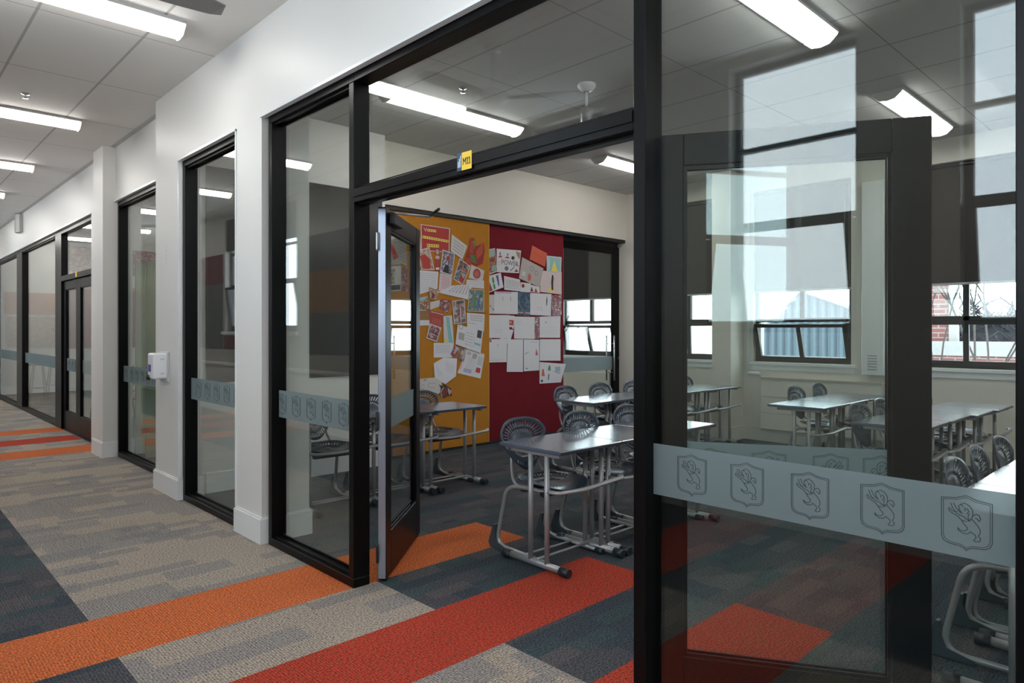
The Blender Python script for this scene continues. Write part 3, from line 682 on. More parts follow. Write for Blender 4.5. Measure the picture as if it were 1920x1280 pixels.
# ------------------------------------------------------------------ chairs (seat faces -Y)
def disc_shell(name, fn, parent, slots, nth=88, rings=(0, .18, .30, .36, .50, .58, .66, .86, .94, 1.0)):
    m = MB(); vs = [fn(0, 0)]; idx = {}
    for i, r in enumerate(rings[1:], 1):
        for j in range(nth): idx[i, j] = len(vs); vs.append(fn(r, 2*math.pi*j/nth))
    fs = [(0, idx[1, j], idx[1, (j+1) % nth]) for j in range(nth)]
    for i in range(1, len(rings)-1):
        for j in range(nth):
            if slots(i, j, nth): continue
            fs.append((idx[i, j], idx[i+1, j], idx[i+1, (j+1) % nth], idx[i, (j+1) % nth]))
    m.add(vs, fs, 0, True); o = m.build(name, shell_m, parent)
    md = o.modifiers.new('thickness', 'SOLIDIFY'); md.thickness = .006; md.offset = 0
    return o
def make_chair():
    r = empty('school_chair', (0, 0, 0))
    def back(rr, th):
        cx, sz = math.cos(th), math.sin(th); k = (abs(cx)**2.7+abs(sz)**2.7)**(-1/2.7); x, z = rr*cx*k, rr*sz*k
        zz = z*.165; wd = .205 if z > .45 else .205-.125*min(1, (.45-z)/1.45)**1.15
        X_ = x*wd; Z = .645+zz
        Y_ = .215+.10*(Z-.49)/.33+.9*0 - 1.0*X_*X_ + .02*math.cos(z*2)
        return (X_, Y_, Z)
    disc_shell('backrest', back, r, lambda i, j, n: (i == 6 and j % 2 == 0 and 1 < j < n/2-1) or (i == 4 and j % 2 == 0 and n*.04 < j < n*.46) or (i == 3 and j % 2 == 0 and n*.56 < j < n*.94) or (i == 6 and j % 2 == 0 and n*.60 < j < n*.90))
    def seat(rr, th):
        cx, sy = math.cos(th), math.sin(th); k = (abs(cx)**2.6+abs(sy)**2.6)**(-1/2.6); x, y = rr*cx*k, rr*sy*k
        wd = .205+.0*y-.02*max(0, y); Y_ = y*.205-.005
        Z = .435+.055*max(0, y-.35)**1.5 - .05*max(0, -y-.55)**1.6 + .18*(x*.2)**2*4 - .012*(1-rr)
        return (x*wd, Y_, Z)
    disc_shell('seat', seat, r, lambda i, j, n: (i == 6 and j % 2 == 0 and 1 < j < n/2-1) or (i == 3 and j % 2 == 0 and j < n/2))
    # neck between seat and backrest: tubes
    for s in (-1, 1):
        x = s*.205; f = MB()
        f.tube([(x, -.20, .022), (x, .285, .022), (s*.19, .20, .40), (s*.16, .06, .415), (s*.15, -.10, .412)], .0135, 10, round_=.10)
        lg = f.build('leg', tube_m, r)
        g = MB(); P = [(.16, .004), (.33, .004), (.345, .03), (.30, .15), (.285, .15), (.285, .10), (.26, .045), (.16, .02)]
        g.prism(P, lambda p: (x-.017, p[0], p[1]), lambda p: (x+.017, p[0], p[1])); g.build('corner_guard', guard_m, lg)
        c = MB(); c.tube([(x, -.245, .018), (x, -.19, .02)], .018, 10); c.build('foot_cap', rubber, lg)
        MB().tube([(s*.15, .02, .41), (s*.15, .18, .41), (s*.115, .245, .50), (s*.10, .262, .60)], .009, 8, round_=.05).build('back_stay', tube_m, r)
    MB().tube([(-.205, .02, .022), (.205, .02, .022)], .008, 8).build('cross_bar', tube_m, r)
    k = MB(); k.box(-.17, .17, -.12, -.08, .385, .415, b=.005); k.box(-.17, .17, .06, .10, .385, .418, b=.005); k.build('seat_bracket', rubber, r)
    return r
proto_desk, proto_chair = make_desk(), make_chair(); used = {'d': False, 'c': False}
def desk(x, y, lab, grp, rz=0):
    o = copy_tree(proto_desk) if used['d'] else proto_desk; used['d'] = True
    o.location = (x, y, 0); o.rotation_euler.z = rz; tag(o, lab, 'desk', grp)
def chair(x, y, lab, grp, rz=0):
    o = copy_tree(proto_chair) if used['c'] else proto_chair; used['c'] = True
    o.location = (x, y, 0); o.rotation_euler.z = rz; tag(o, lab, 'chair', grp)
ROWS = [
 (2.81, 2.555, 3, 'row in the doorway', ['at the left end of the row in the doorway', 'in the middle of the row in the doorway', 'at the right end of the doorway row']),
 (2.40, 4.60, 3, 'row along the yellow panel', ['leftmost along the yellow panel, mostly behind the glass screen', 'behind the left door leaf, before the yellow panel', 'at the right end before the yellow panel']),
 (4.94, 4.075, 5, 'back row by the sliding door', ['at the left end of the back row, by the red panel', 'second from the red panel in the back row', 'in the middle of the back row, behind the black post', 'fourth from the red panel in the back row', 'at the right end of the back row, by the window pier']),
 (6.04, 2.42, 3, 'short row before the middle window', ['at the left end of the short row before the middle window', 'in the middle of the short row before the middle window', 'at the right end of the short row, nearest the boxed duct']),
 (5.30, 1.365, 4, 'row under the right window', ['at the left end of the right window row', 'second from the left in the right window row', 'third from the left in the right window row', 'at the right end of the right window row, nearest the wall']),
 (3.02, .27, 3, 'nearest row at the right edge', ['nearest the glass at the right edge, over the frosted band', 'in the middle of the nearest row at the right edge', 'farthest back in the nearest row at the right edge']),
]
for ri, (x0, y0, n, gd, labs) in enumerate(ROWS):
    for i in range(n):
        ox = (.20, .10, -.02)[i] if ri == 5 else 0
        jx = random.uniform(-.004, .004); jy = (.06, .05, 0, -.03)[i] if ri == 4 else random.uniform(-.006, .006)
        x = x0+DW*(i+.5); y = y0+DD/2
        desk(x+jx*.3, y+jy, 'slate school desk '+labs[i], 'desks of the '+gd)
        if ri == 3 and i == 0: continue
        dy = .10 if ri == 1 else (.03 if ri == 5 else .08)
        chair(x+ox+.02+jx, y+dy+random.uniform(-.01, .03), 'slate blue slotted chair '+labs[i], 'chairs of the '+gd, R(random.uniform(-4, 4)))

# ------------------------------------------------------------------ papers on the felt panels
PM = {}
def pm(c):
    if c not in PM: PM[c] = mat('paper_%d' % len(PM), c, .55)
    return PM[c]
def photo_mat(name, cols, scale=60):
    m = D.materials.new(name); m.use_nodes = True; n = m.node_tree; b = n.nodes['Principled BSDF']
    t = n.nodes.new('ShaderNodeTexCoord'); z = n.nodes.new('ShaderNodeTexNoise'); z.inputs['Scale'].default_value = scale*.28; z.inputs['Detail'].default_value = 5; z.inputs['Distortion'].default_value = 1.2
    oi = n.nodes.new('ShaderNodeObjectInfo'); va = n.nodes.new('ShaderNodeVectorMath'); va.operation = 'ADD'
    n.links.new(t.outputs['Object'], va.inputs[0]); n.links.new(oi.outputs['Location'], va.inputs[1])
    cr = n.nodes.new('ShaderNodeValToRGB')
    while len(cr.color_ramp.elements) < len(cols): cr.color_ramp.elements.new(.5)
    for i, c in enumerate(cols): cr.color_ramp.elements[i].position = .34+.34*i/len(cols); cr.color_ramp.elements[i].color = (*c, 1)
    n.links.new(va.outputs[0], z.inputs['Vector']); n.links.new(z.outputs['Fac'], cr.inputs['Fac']); n.links.new(cr.outputs['Color'], b.inputs['Base Color']); b.inputs['Roughness'].default_value = .35
    return m
W1 = (.62, .61, .64); W2 = (.55, .53, .52); INK = (.16, .16, .18); PINK = (.55, .40, .42); RED = (.42, .04, .03); DRED = (.20, .03, .035); TEAL = (.20, .45, .48); YEL = (.75, .62, .12); BLK = (.03, .03, .035); GRN = (.06, .25, .06); BLU = (.06, .10, .32); TAN = (.45, .37, .28); GREY = (.36, .34, .32)
PH = {
 'red': photo_mat('photo_red', [DRED, RED, (.10, .04, .03), (.5, .3, .2), (.3, .05, .04)]),
 'green': photo_mat('photo_green', [(.05, .08, .05), GRN, (.2, .2, .18), (.06, .08, .2), (.4, .42, .4)]),
 'blue': photo_mat('photo_blue', [(.04, .05, .12), (.3, .33, .45), (.06, .03, .04), (.5, .5, .6)]),
 'dark': photo_mat('photo_dark', [BLK, (.10, .09, .09), (.3, .12, .12), (.4, .38, .36)]),
 'brown': photo_mat('photo_brown', [(.35, .12, .05), (.12, .06, .04), (.45, .35, .2), (.35, .45, .5)]),
 'maroon': photo_mat('photo_maroon', [DRED, (.3, .06, .08), (.08, .02, .02), (.5, .35, .38)], 90),
 'sea': photo_mat('photo_sea', [(.01, .03, .06), (.02, .06, .12), (.08, .15, .22), (.01, .02, .03)], 40),
 'tan': photo_mat('photo_tan', [(.45, .4, .3), (.5, .45, .4), (.3, .1, .08), (.4, .42, .3)]),
}
layer = [0]
def sheet(kind, lab, quad, base=W1, deco=(), plane=YC-.056, poly=None, cat='paper', grp='sheets pinned on the yellow panel'):
    layer[0] += 1; Yp = plane-.0012*(layer[0] % 9)-.0006
    pts = [Vector(onY(x, y, Yp)) for x, y in (poly or quad)]; o = pts[0].copy(); cen = sum(pts, Vector())/len(pts)
    m = MB(); mats = [pm(base) if not isinstance(base, str) else PH[base]]
    m.prism([(p.x-cen.x, p.z-cen.z) for p in pts], lambda p: (p[0], 0, p[1]), lambda p: (p[0], -.0006, p[1]), 0)
    Q = [Vector(onY(x, y, Yp))-cen for x, y in quad]
    def uv(u, v):   # u right, v down
        a = Q[0].lerp(Q[1], u); b = Q[3].lerp(Q[2], u); return a.lerp(b, v)
    lift = -.0009
    for d in deco:
        mm = PH[d[-1]] if isinstance(d[-1], str) else pm(d[-1])
        if mm not in mats: mats.append(mm)
        mi = mats.index(mm); lift -= .00005
        if d[0] == 'r': P_ = [uv(d[1], d[2]), uv(d[3], d[2]), uv(d[3], d[4]), uv(d[1], d[4])]; polys = [P_]
        elif d[0] == 'p': polys = [[uv(u, v) for u, v in d[1]]]
        elif d[0] == 'l':      # n text lines in a box
            polys = []
            for i in range(d[5]):
                v0 = d[2]+(d[4]-d[2])*(i+.3)/d[5]; v1 = v0+(d[4]-d[2])/d[5]*.22; u0 = d[1]
                while u0 < d[3]-.04:
                    u1 = min(d[3], u0+random.uniform(.06, .16)); polys.append([uv(u0, v0), uv(u1, v0), uv(u1, v1), uv(u0, v1)]); u0 = u1+.03
        elif d[0] == 'o':      # ellipse
            polys = [[uv(d[1]+d[3]*math.cos(a*math.pi/8), d[2]+d[4]*math.sin(a*math.pi/8)) for a in range(16)]]
        elif d[0] == 'f':      # little standing figure
            x, y, s = d[1:4]; polys = [[uv(x+s*a, y+s*b*2.2) for a, b in ((-.10, .2), (.10, .2), (.12, .5), (.09, .95), (.02, .95), (0, .6), (-.02, .95), (-.09, .95), (-.12, .5))], [uv(x+s*.07*math.cos(a*math.pi/4), y+s*(.1+.09*math.sin(a*math.pi/4))*2.2) for a in range(8)]]
        for P_ in polys:
            a, b, c = P_[0], P_[1], P_[2]
            m.prism([(p.x, p.z) for p in P_], lambda p: (p[0], lift, p[1]), lambda p: (p[0], lift+.0004, p[1]), mi)
    ob = m.build(kind, mats); ob.location = cen; tag(ob, lab, cat, grp); return ob
ph = lambda k: [('r', .06, .05, .94, .95, k)]
ln = lambda n, c=INK: [('l', .08, .08, .92, .94, n, c)]
S = sheet
S('pinned_sheet', 'kraft brown sheet at the left of the yellow panel', [(779, 555), (807, 554), (806, 599), (779, 599)], (.30, .14, .05))
S('pinned_sheet', 'blank white sheet peeping out left of the red title card', [(779, 442), (788, 446), (789, 469), (779, 470)], W2)
S('title_card', 'red title card with three rows of yellow letter tiles on the yellow panel', [(788.8, 420), (843.8, 428), (842.5, 472.5), (789.4, 470)], W2,
  [('r', .03, .03, .97, .97, (.40, .03, .03))]+[('r', .22+i*.075, .14, .29+i*.075, .24, YEL) for i in range(4)]+[('r', .05+i*.082, .42+.008*i, .13+i*.082, .52+.008*i, YEL) for i in range(11)]+[('r', .2+i*.085, .72, .28+i*.085, .84, YEL) for i in range(5)]
  +[('o', .255+i*.075, .19, .015, .025, DRED) for i in range(4)]+[('o', .09+i*.082, .47+.008*i, .018, .025, DRED) for i in range(11)]+[('o', .24+i*.085, .78, .018, .03, DRED) for i in range(5)]+[('p', [(.08, .12), (.11, .11), (.15, .2), (.19, .1), (.21, .11), (.16, .27)], PINK)], cat='card')
S('pinned_photo', 'cut-out picture of red tulips at the top right of the yellow panel', [(873, 446), (908, 446), (908, 496), (873, 496)], (.30, .02, .015),
  [('p', [(.30, .05), (.42, .35), (.38, .6), (.2, .55)], (.42, .05, .02)), ('p', [(.95, .15), (.9, .6), (.6, .8), (.55, .5)], (.45, .07, .03)), ('p', [(.35, .1), (.5, .1), (.48, .45)], (.15, .22, .08)), ('p', [(.2, .6), (.5, .65), (.6, .98), (.3, .9)], (.08, .16, .05)), ('p', [(.0, .75), (.25, .75), (.3, 1), (.1, 1)], RED)],
  poly=[(882, 446), (889, 446), (892, 462), (907, 455), (909, 470), (905, 494), (893, 500), (871, 488), (878, 466)], cat='picture')
S('pinned_photo', 'tilted photo of a red jacket left under the title card', [(782, 470), (805, 463), (815, 506), (790, 506)], W2, [('r', .06, .05, .94, .95, 'tan'), ('p', [(.1, .3), (.5, .25), (.85, .5), (.7, .95), (.2, .95)], RED)], cat='photo')
S('pinned_photo', 'narrow cut-out of a small red figure under the title card', [(816, 466), (824, 468), (826, 507), (815, 508)], (.35, .05, .04), [('o', .5, .13, .4, .12, GREY), ('r', .1, .3, .9, .45, PINK), ('r', .2, .85, .8, .95, W1)], cat='picture')
S('pinned_photo', 'tilted blue photo with a red figure in the middle of the yellow panel', [(830, 467.5), (853, 475), (848, 517.5), (825, 510)], W2, [('r', .06, .05, .94, .95, 'blue'), ('o', .5, .3, .15, .1, RED), ('p', [(.35, .6), (.6, .6), (.7, .95), (.2, .95)], BLK)], cat='photo')
S('pinned_sheet', 'tilted white sheet of large hand lettering beside the tulips', [(847, 439), (876, 461), (867, 486), (845, 470)], W2, [('l', .15, .15, .9, .9, 4, INK)])
S('pinned_photo', 'tilted dark collage photo with green and red below the tulips', [(862, 484), (882.5, 499), (867.5, 535), (850, 522.5)], W2, [('r', .06, .04, .94, .96, 'dark'), ('r', .1, .55, .5, .9, 'green'), ('r', .5, .7, .9, .92, RED)], cat='photo')
S('pinned_sheet', 'white sheet with a red rosette at the right of the yellow panel', [(884, 496), (908, 507.5), (905, 527), (879, 521)], W2, [('o', .5, .5, .28, .42, (.35, .07, .06)), ('o', .48, .55, .16, .25, (.5, .12, .12))])
S('pinned_sheet', 'large lined white sheet at the left edge of the yellow panel', [(782, 506), (822, 509), (820, 541), (779, 554)], W1, ln(9, (.35, .36, .42)))
S('pinned_sheet', 'pale pink sheet of small red text in the centre of the yellow panel', [(825, 511), (847.5, 517.5), (845, 550), (822.5, 544)], (.60, .50, .52), [('l', .2, .1, .85, .85, 8, (.45, .14, .16))])
S('pinned_sheet', 'white sheet tucked above the green photo at the right edge', [(875, 524), (907.5, 526), (907.5, 541), (874, 538)], W1, ln(3, (.45, .45, .5)))
S('pinned_sheet', 'wide lined slip across the middle of the yellow panel', [(820, 548), (848, 535), (885, 533), (880, 562)], W1, [('l', .3, .2, .95, .9, 6, INK)])
S('pinned_photo', 'green photo of people at the right edge of the yellow panel', [(879, 541), (908, 543), (908, 585), (876, 584)], TAN, [('r', .06, .04, .94, .96, 'green'), ('f', .4, .2, .35, GRN), ('f', .65, .25, .3, BLU)], cat='photo')
S('pinned_photo', 'small tan picture with red beside the kraft sheet', [(804, 537), (823, 545), (818, 562), (806, 560)], 'tan', [('p', [(.3, .4), (.7, .5), (.6, .95), (.2, .9)], DRED)], cat='picture')
S('pinned_photo', 'orange brown street picture on the kraft sheet', [(781, 559), (801, 555), (805, 582), (782, 583)], 'brown', [('r', .1, .0, .8, .2, (.3, .5, .6))], cat='picture')
S('pinned_sheet', 'blank white slip over the street picture', [(795, 570), (824, 562), (825, 574), (799, 583)], W2, ln(2, (.45, .42, .4)))
S('pinned_photo', 'maroon booklet cover above the red poster', [(826, 560), (845, 562), (840, 588), (823, 577)], 'maroon', [('r', .3, .1, .7, .2, PINK)], cat='booklet')
S('pinned_sheet', 'long white slip below the kraft sheet', [(779, 600), (805, 600), (805, 610), (779, 610.6)], W1)
S('pinned_sheet', 'red poster with white lettering left of the teal strip', [(806, 581), (832, 587), (828, 614), (805, 606)], (.38, .05, .04), [('l', .1, .0, .95, .25, 1, W1), ('l', .2, .5, .9, .9, 3, (.55, .2, .18))])
S('pinned_sheet', 'white bordered dark red card hanging lowest left of the teal strip', [(806, 606), (828, 614), (819, 641), (799, 634)], W2, [('r', .08, .07, .92, .93, 'maroon'), ('r', .08, .48, .92, .55, BLK)])
S('pinned_sheet', 'narrow white sheet with a teal watercolour stripe', [(831, 592.5), (847.5, 591), (851, 642.5), (832, 643)], W2, [('p', [(.3, .05), (.65, .05), (.75, .5), (.9, .98), (.5, .98), (.4, .5)], TEAL), ('r', .0, .85, .3, .95, YEL)])
S('pinned_photo', 'dark photo of a pink dressed figure in the centre of the yellow panel', [(848, 564), (871, 561), (874, 605), (851, 607.5)], W2, [('r', .05, .03, .95, .97, 'dark'), ('f', .6, .15, .38, PINK)], cat='photo')
S('pinned_sheet', 'white handwritten sheet under the green photo', [(875, 586), (908.7, 589), (907.5, 621), (876, 615)], W1, [('l', .2, .1, .9, .5, 3, INK), ('l', .1, .6, .5, .7, 1, INK)])
S('pinned_sheet', 'large white sheet with sketches and a silver ring at its top corner', [(858, 608), (906, 621), (901, 662), (854, 645)], W1, [('r', .08, .35, .3, .7, GREY), ('r', .78, .0, .95, .35, BLK), ('l', .35, .2, .7, .9, 5, (.35, .37, .42)), ('r', .7, .6, .95, .7, TEAL), ('o', .13, .07, .08, .13, GREY), ('o', .13, .07, .055, .09, W1)])
S('pinned_sheet', 'landscape lined sheet below the teal strip', [(813, 642.5), (851, 642.5), (847.5, 670), (813, 670)], W1, [('l', .12, .15, .85, .7, 5, (.34, .3, .42))])
S('pinned_sheet', 'printed document sheet at the lower right of the yellow panel', [(875, 652.5), (908.7, 664), (901, 709.5), (857.5, 699)], W1, [('r', .1, .1, .3, .22, (.5, .4, .38)), ('r', .4, .1, .62, .3, GREY), ('l', .25, .3, .6, .75, 7, (.35, .35, .4)), ('r', .2, .75, .55, .9, (.38, .38, .5)), ('r', .72, .6, .92, .8, RED), ('r', .0, .55, .07, .85, (.7, .4, .4)), ('r', .7, .15, .95, .5, (.48, .5, .5))])
S('pinned_photo', 'small tilted maroon photo below the big sketch sheet', [(853, 646), (862.5, 652.5), (852.5, 670.6), (844, 665)], 'maroon', [('p', [(.1, .05), (.9, .1), (.6, .4)], PINK)], cat='photo')
S('pinned_photo', 'small dark photo left of the printed document', [(862.5, 651), (874, 654), (870, 678), (858, 675)], 'dark', [('o', .5, .35, .25, .2, TAN)], cat='photo')
S('pinned_sheet', 'patterned outline drawing strip low on the yellow panel behind the chair', [(779, 711), (830, 709), (826, 739), (777, 732)], W2, [('r', .1, .2, .14, .75, GREY), ('r', .22, .45, .35, .5, GREY), ('r', .22, .75, .35, .8, GREY), ('r', .48, .3, .75, .34, GREY), ('r', .48, .6, .75, .64, GREY), ('r', .48, .3, .5, .64, GREY), ('r', .3, .05, .4, .12, INK)], poly=[(779, 711), (815, 707.5), (830, 710), (824, 739), (801, 731), (777, 732.5)])
S('pinned_sheet', 'large crumpled blank white sheet low on the yellow panel', [(813, 672), (857, 672), (855, 720), (815, 720)], (.66, .65, .70), [('p', [(.5, .1), (.9, .3), (.85, .6), (.5, .5)], (.60, .59, .64)), ('p', [(.1, .3), (.4, .6), (.2, .7)], (.61, .6, .65))], poly=[(832, 670), (857, 672), (855, 705), (835, 720), (815, 707), (813, 681)])
S('paper_cutout', 'jagged black and pink paper cut-out above the desk on the yellow panel', [(822, 719), (848, 719), (848, 747), (822, 747)], BLK, [('p', [(.3, .35), (.5, .25), (.7, .5), (.55, .8), (.25, .85), (.15, .6)], DRED), ('p', [(.12, .55), (.35, .2), (.4, .25), (.2, .6), (.3, .9), (.2, .9)], GREY), ('p', [(.65, .25), (.95, .5), (.8, .8), (.7, .6)], (.5, .3, .32))], poly=[(823, 720), (829, 724), (833, 719), (839, 724), (846, 728), (844, 735), (848, 741), (838, 742), (832, 746), (828, 741), (823, 738), (828, 731)], cat='cut-out')
S('pinned_sheet', 'sheet with a red dress drawing seen through the left door leaf', [(723, 437), (745, 446), (752, 495), (724, 497)], GREY, [('p', [(.35, .3), (.6, .35), (.9, .75), (.5, .85)], RED), ('o', .4, .2, .15, .1, PINK)])
S('pinned_sheet', 'grey sketch sheet top right seen through the left door leaf', [(745, 446), (762, 456), (763, 500), (748, 490)], GREY, ln(6))
S('pinned_photo', 'orange and white picture lower left seen through the left door leaf', [(723, 500), (752, 498), (752, 545), (723, 547)], W2, [('r', .05, .1, .6, .7, 'brown'), ('r', .3, .75, .95, .95, BLK)], cat='picture')
S('pinned_photo', 'maroon picture at the right edge of the left door leaf glass', [(752, 505), (764, 500), (765, 547), (754, 545)], 'maroon', cat='picture')
GR = 'sheets pinned on the red panel'; PR = YC-.031
def T(kind, lab, quad, base=W1, deco=(), cat='paper', **k): return sheet(kind, lab, quad, base, deco, plane=PR, cat=cat, grp=GR, **k)
T('pinned_photo', 'tilted red and teal photo at the top left of the red panel', [(912, 468), (928, 465), (933, 509), (915, 515.5)], W2, [('r', .05, .04, .95, .95, 'red'), ('p', [(.05, .05), (.9, .05), (.9, .3), (.3, .35)], (.3, .42, .42)), ('p', [(.5, .65), (.95, .75), (.9, .93), (.4, .9)], (.25, .4, .36))], cat='photo')
pw = T('pinned_poster', 'white poster lettered POWER with red icons on the red panel', [(931, 466), (977, 469.5), (973, 512), (932, 510)], W1,
  [('p', [(.05, .36), (.12, .28), (.18, .28), (.24, .36)], RED), ('o', .14, .2, .03, .07, INK), ('p', [(.33, .38), (.4, .31), (.48, .31), (.54, .38)], RED), ('o', .45, .22, .03, .06, INK), ('o', .68, .35, .07, .08, BLK), ('p', [(.78, .05), (.98, .1), (.97, .4), (.85, .25)], (.35, .22, .14)), ('o', .42, .82, .09, .1, INK), ('p', [(.58, .9), (.76, .72), (.78, .75), (.6, .94)], INK), ('p', [(.78, .95), (.86, .82), (.96, .95)], DRED), ('r', .03, .55, .12, .58, PINK), ('r', .03, .65, .12, .68, PINK), ('p', [(.82, .58), (.95, .68), (.94, .72), (.8, .62)], INK)], cat='poster')
pc = onY(955, 492.5, PR-.016)
def flat_text(body, size, px, py, m, parent, Yp, rx=0):
    p_ = Vector(onY(px, py, Yp))-parent.location
    return text_mesh('lettering', body, size, m, parent, p_, (R(90), R(rx), 0))
flat_text('POWER', .085, 956, 493.5, mat('ink_dark', INK, .5), pw, pw.location.y-.0022, 2)
T('pinned_sheet', 'tilted grey sketch sheet in the middle of the red panel', [(979, 482), (1019, 503), (1012, 538.5), (973, 521.5)], (.42, .38, .36), [('o', .5, .3, .08, .12, (.25, .25, .25)), ('o', .5, .3, .05, .08, (.45, .42, .4)), ('o', .72, .4, .08, .12, (.25, .25, .25)), ('o', .72, .4, .05, .08, (.45, .42, .4)), ('o', .45, .75, .08, .18, (.5, .15, .15)), ('r', .1, .6, .25, .8, W2)])
T('envelope', 'bright orange red envelope at the top right of the red panel', [(998, 460), (1026, 475), (1022, 500), (993, 486)], (.55, .10, .05), [('p', [(.2, .4), (.9, .45), (.9, .5), (.2, .45)], (.48, .08, .04))], cat='envelope')
T('pinned_sheet', 'pale teal painting of a yellow triangle at the right edge', [(1025, 479), (1053, 482), (1052, 510), (1025, 509)], (.42, .56, .56), [('r', .08, .1, .92, .95, (.28, .48, .5)), ('p', [(.5, .25), (.75, .97), (.3, .97)], YEL), ('r', .1, .2, .2, .9, (.42, .6, .62))])
T('pinned_sheet', 'tilted drawing of red green and blue bottles on the red panel', [(911.5, 518), (939, 511), (944, 538.5), (915, 549)], W1, [('p', [(.05, .3), (.15, .3), (.3, .95), (.08, .95)], (.32, .06, .05)), ('o', .42, .35, .06, .22, GRN), ('r', .38, .6, .5, .9, (.05, .3, .08)), ('p', [(.64, .1), (.8, .12), (.76, .8), (.7, .8)], BLU)])
T('pinned_sheet', 'wavy edged handwritten slip under the POWER poster', [(945, 517), (975, 524), (976, 546), (945.5, 543)], W1, [('l', .08, .2, .95, .9, 5, INK)])
T('pinned_sheet', 'small white slip with a maroon mark beside the wavy slip', [(976, 529), (995, 531), (994, 548), (976, 547)], W1, [('o', .25, .35, .15, .2, DRED)])
T('pinned_sheet', 'small picture of red figures below the grey sketch', [(993, 533), (1012, 538), (1012, 549), (992, 547)], W1, [('p', [(.2, .2), (.4, .9), (.1, .9)], DRED), ('p', [(.6, .3), (.8, .95), (.5, .95)], RED)])
T('pinned_sheet', 'pinkish sheet with a tall black figure at the right edge', [(1013, 507), (1053, 510), (1053, 552), (1013, 547)], (.62, .52, .52), [('o', .5, .85, .14, .09, YEL), ('p', [(.53, .22), (.62, .25), (.6, .5), (.6, .85), (.52, .85), (.5, .5)], BLK), ('o', .57, .2, .04, .04, BLK)])
T('pinned_sheet', 'narrow sketch slip at the left of the third row', [(912, 553), (927, 552), (928, 588), (912, 588)], W2, [('p', [(.3, .5), (.6, .6), (.5, .65)], INK), ('p', [(.6, .6), (.9, .8), (.8, .85)], INK)])
T('pinned_sheet', 'white sheet with lilac header and slim dress drawings', [(927, 546), (971, 547), (971, 589), (927, 588)], W1, [('r', .08, .0, .72, .09, (.5, .38, .52)), ('f', .35, .18, .12, TAN), ('f', .68, .18, .12, GREY)])
T('pinned_photo', 'dark sea blue photo in the third row of the red panel', [(971, 547), (994, 549), (994, 592), (971, 591)], 'sea', [('r', .0, .85, 1, .9, GREY), ('o', .5, .85, .1, .07, RED)], cat='photo')
T('pinned_sheet', 'white sheet with a small dark diver figure right of the sea photo', [(994, 549), (1034, 551), (1033, 592), (994, 590)], W1, [('f', .78, .12, .2, BLK), ('l', .3, .6, .6, .8, 2, (.4, .4, .55))])
T('pinned_photo', 'maroon photo at the right end of the third row', [(1034, 553), (1053, 553), (1053, 592), (1035, 591)], 'maroon', cat='photo')
T('pinned_sheet', 'first large white sheet of the fourth row on the red panel', [(911, 590.5), (955, 590.5), (955, 634), (911, 633)], W1, [('l', .4, .6, .7, .8, 2, (.5, .5, .52))])
T('pinned_sheet', 'second large white sheet of the fourth row on the red panel', [(964, 593), (1003, 594), (1002, 635.6), (964, 634.5)], W1, [('l', .1, .2, .4, .4, 2, (.5, .48, .5))])
T('pinned_photo', 'narrow red and white tag between the first two sheets of the fourth row', [(954, 591), (965, 592), (963, 616), (954, 615)], W1, [('r', .1, .35, .9, .75, RED), ('r', .2, .45, .5, .6, PINK), ('r', .1, .9, .7, 1, BLK)], cat='tag')
T('pinned_photo', 'narrow maroon strip of lettering in the fourth row', [(1003.5, 593.5), (1011.7, 593), (1011, 635.5), (1002, 635)], 'maroon', [('r', .2, .2, .6, .25, W1)], cat='strip')
T('pinned_sheet', 'ruled white sheet at the right end of the fourth row', [(1011.7, 593.5), (1051, 591.7), (1050, 633), (1011.7, 633)], W1, [('l', .1, .5, .9, .9, 4, (.52, .5, .55)), ('o', .3, .28, .02, .04, INK)])
T('pinned_sheet', 'bottom row white sheet at the left of the red panel', [(911, 636), (951, 635), (950, 678.5), (912, 679.6)], W1, [('o', .55, .27, .02, .05, GREY), ('r', .05, .9, .95, .91, GREY)])
T('pinned_photo', 'tiny maroon scrap at the left edge between the two white rows', [(911, 630.5), (921.5, 631), (921.5, 641.5), (911, 641.5)], 'maroon', cat='scrap')
T('pinned_sheet', 'tall bare white sheet in the bottom row, second from the left', [(952, 636), (981, 635.7), (980.6, 697), (950, 697)], W1)
T('pinned_sheet', 'tall white sheet with a red mark and pencil sketch in the bottom row', [(982, 636), (1011, 637), (1011, 694), (982, 696)], W1, [('p', [(.8, .28), (.92, .5), (.75, .5)], (.5, .05, .1)), ('p', [(.05, .45), (.3, .38), (.32, .4), (.1, .48)], GREY), ('r', .12, .9, .26, .93, INK), ('l', .4, .05, .9, .12, 1, GREY)])
T('pinned_sheet', 'blank white sheet at the right end of the bottom row', [(1012, 635.7), (1051, 635.7), (1051, 676), (1011.7, 676)], W1)
T('pinned_sheet', 'small white sheet overlapping four others with a little bell sketch', [(938, 616), (963, 618), (955, 645), (938, 640)], W1, [('p', [(.4, .4), (.6, .7), (.25, .7)], GREY)])
T('pinned_sheet', 'coloured child drawing with red dress sticking out past the red panel', [(1011.7, 678.5), (1061, 682), (1051.5, 716.6), (1011.7, 719)], W1, [('p', [(.1, .35), (.16, .3), (.22, .65), (.08, .65)], (.6, .12, .06)), ('p', [(.35, .15), (.4, .12), (.45, .38), (.33, .38)], GRN), ('r', .36, .55, .41, .85, (.15, .15, .3)), ('p', [(.6, .2), (.8, .15), (.85, .4), (.65, .45)], (.3, .42, .5)), ('o', .1, .88, .05, .06, BLK), ('p', [(.5, .4), (.9, .45), (.8, .55)], (.42, .38, .5))])

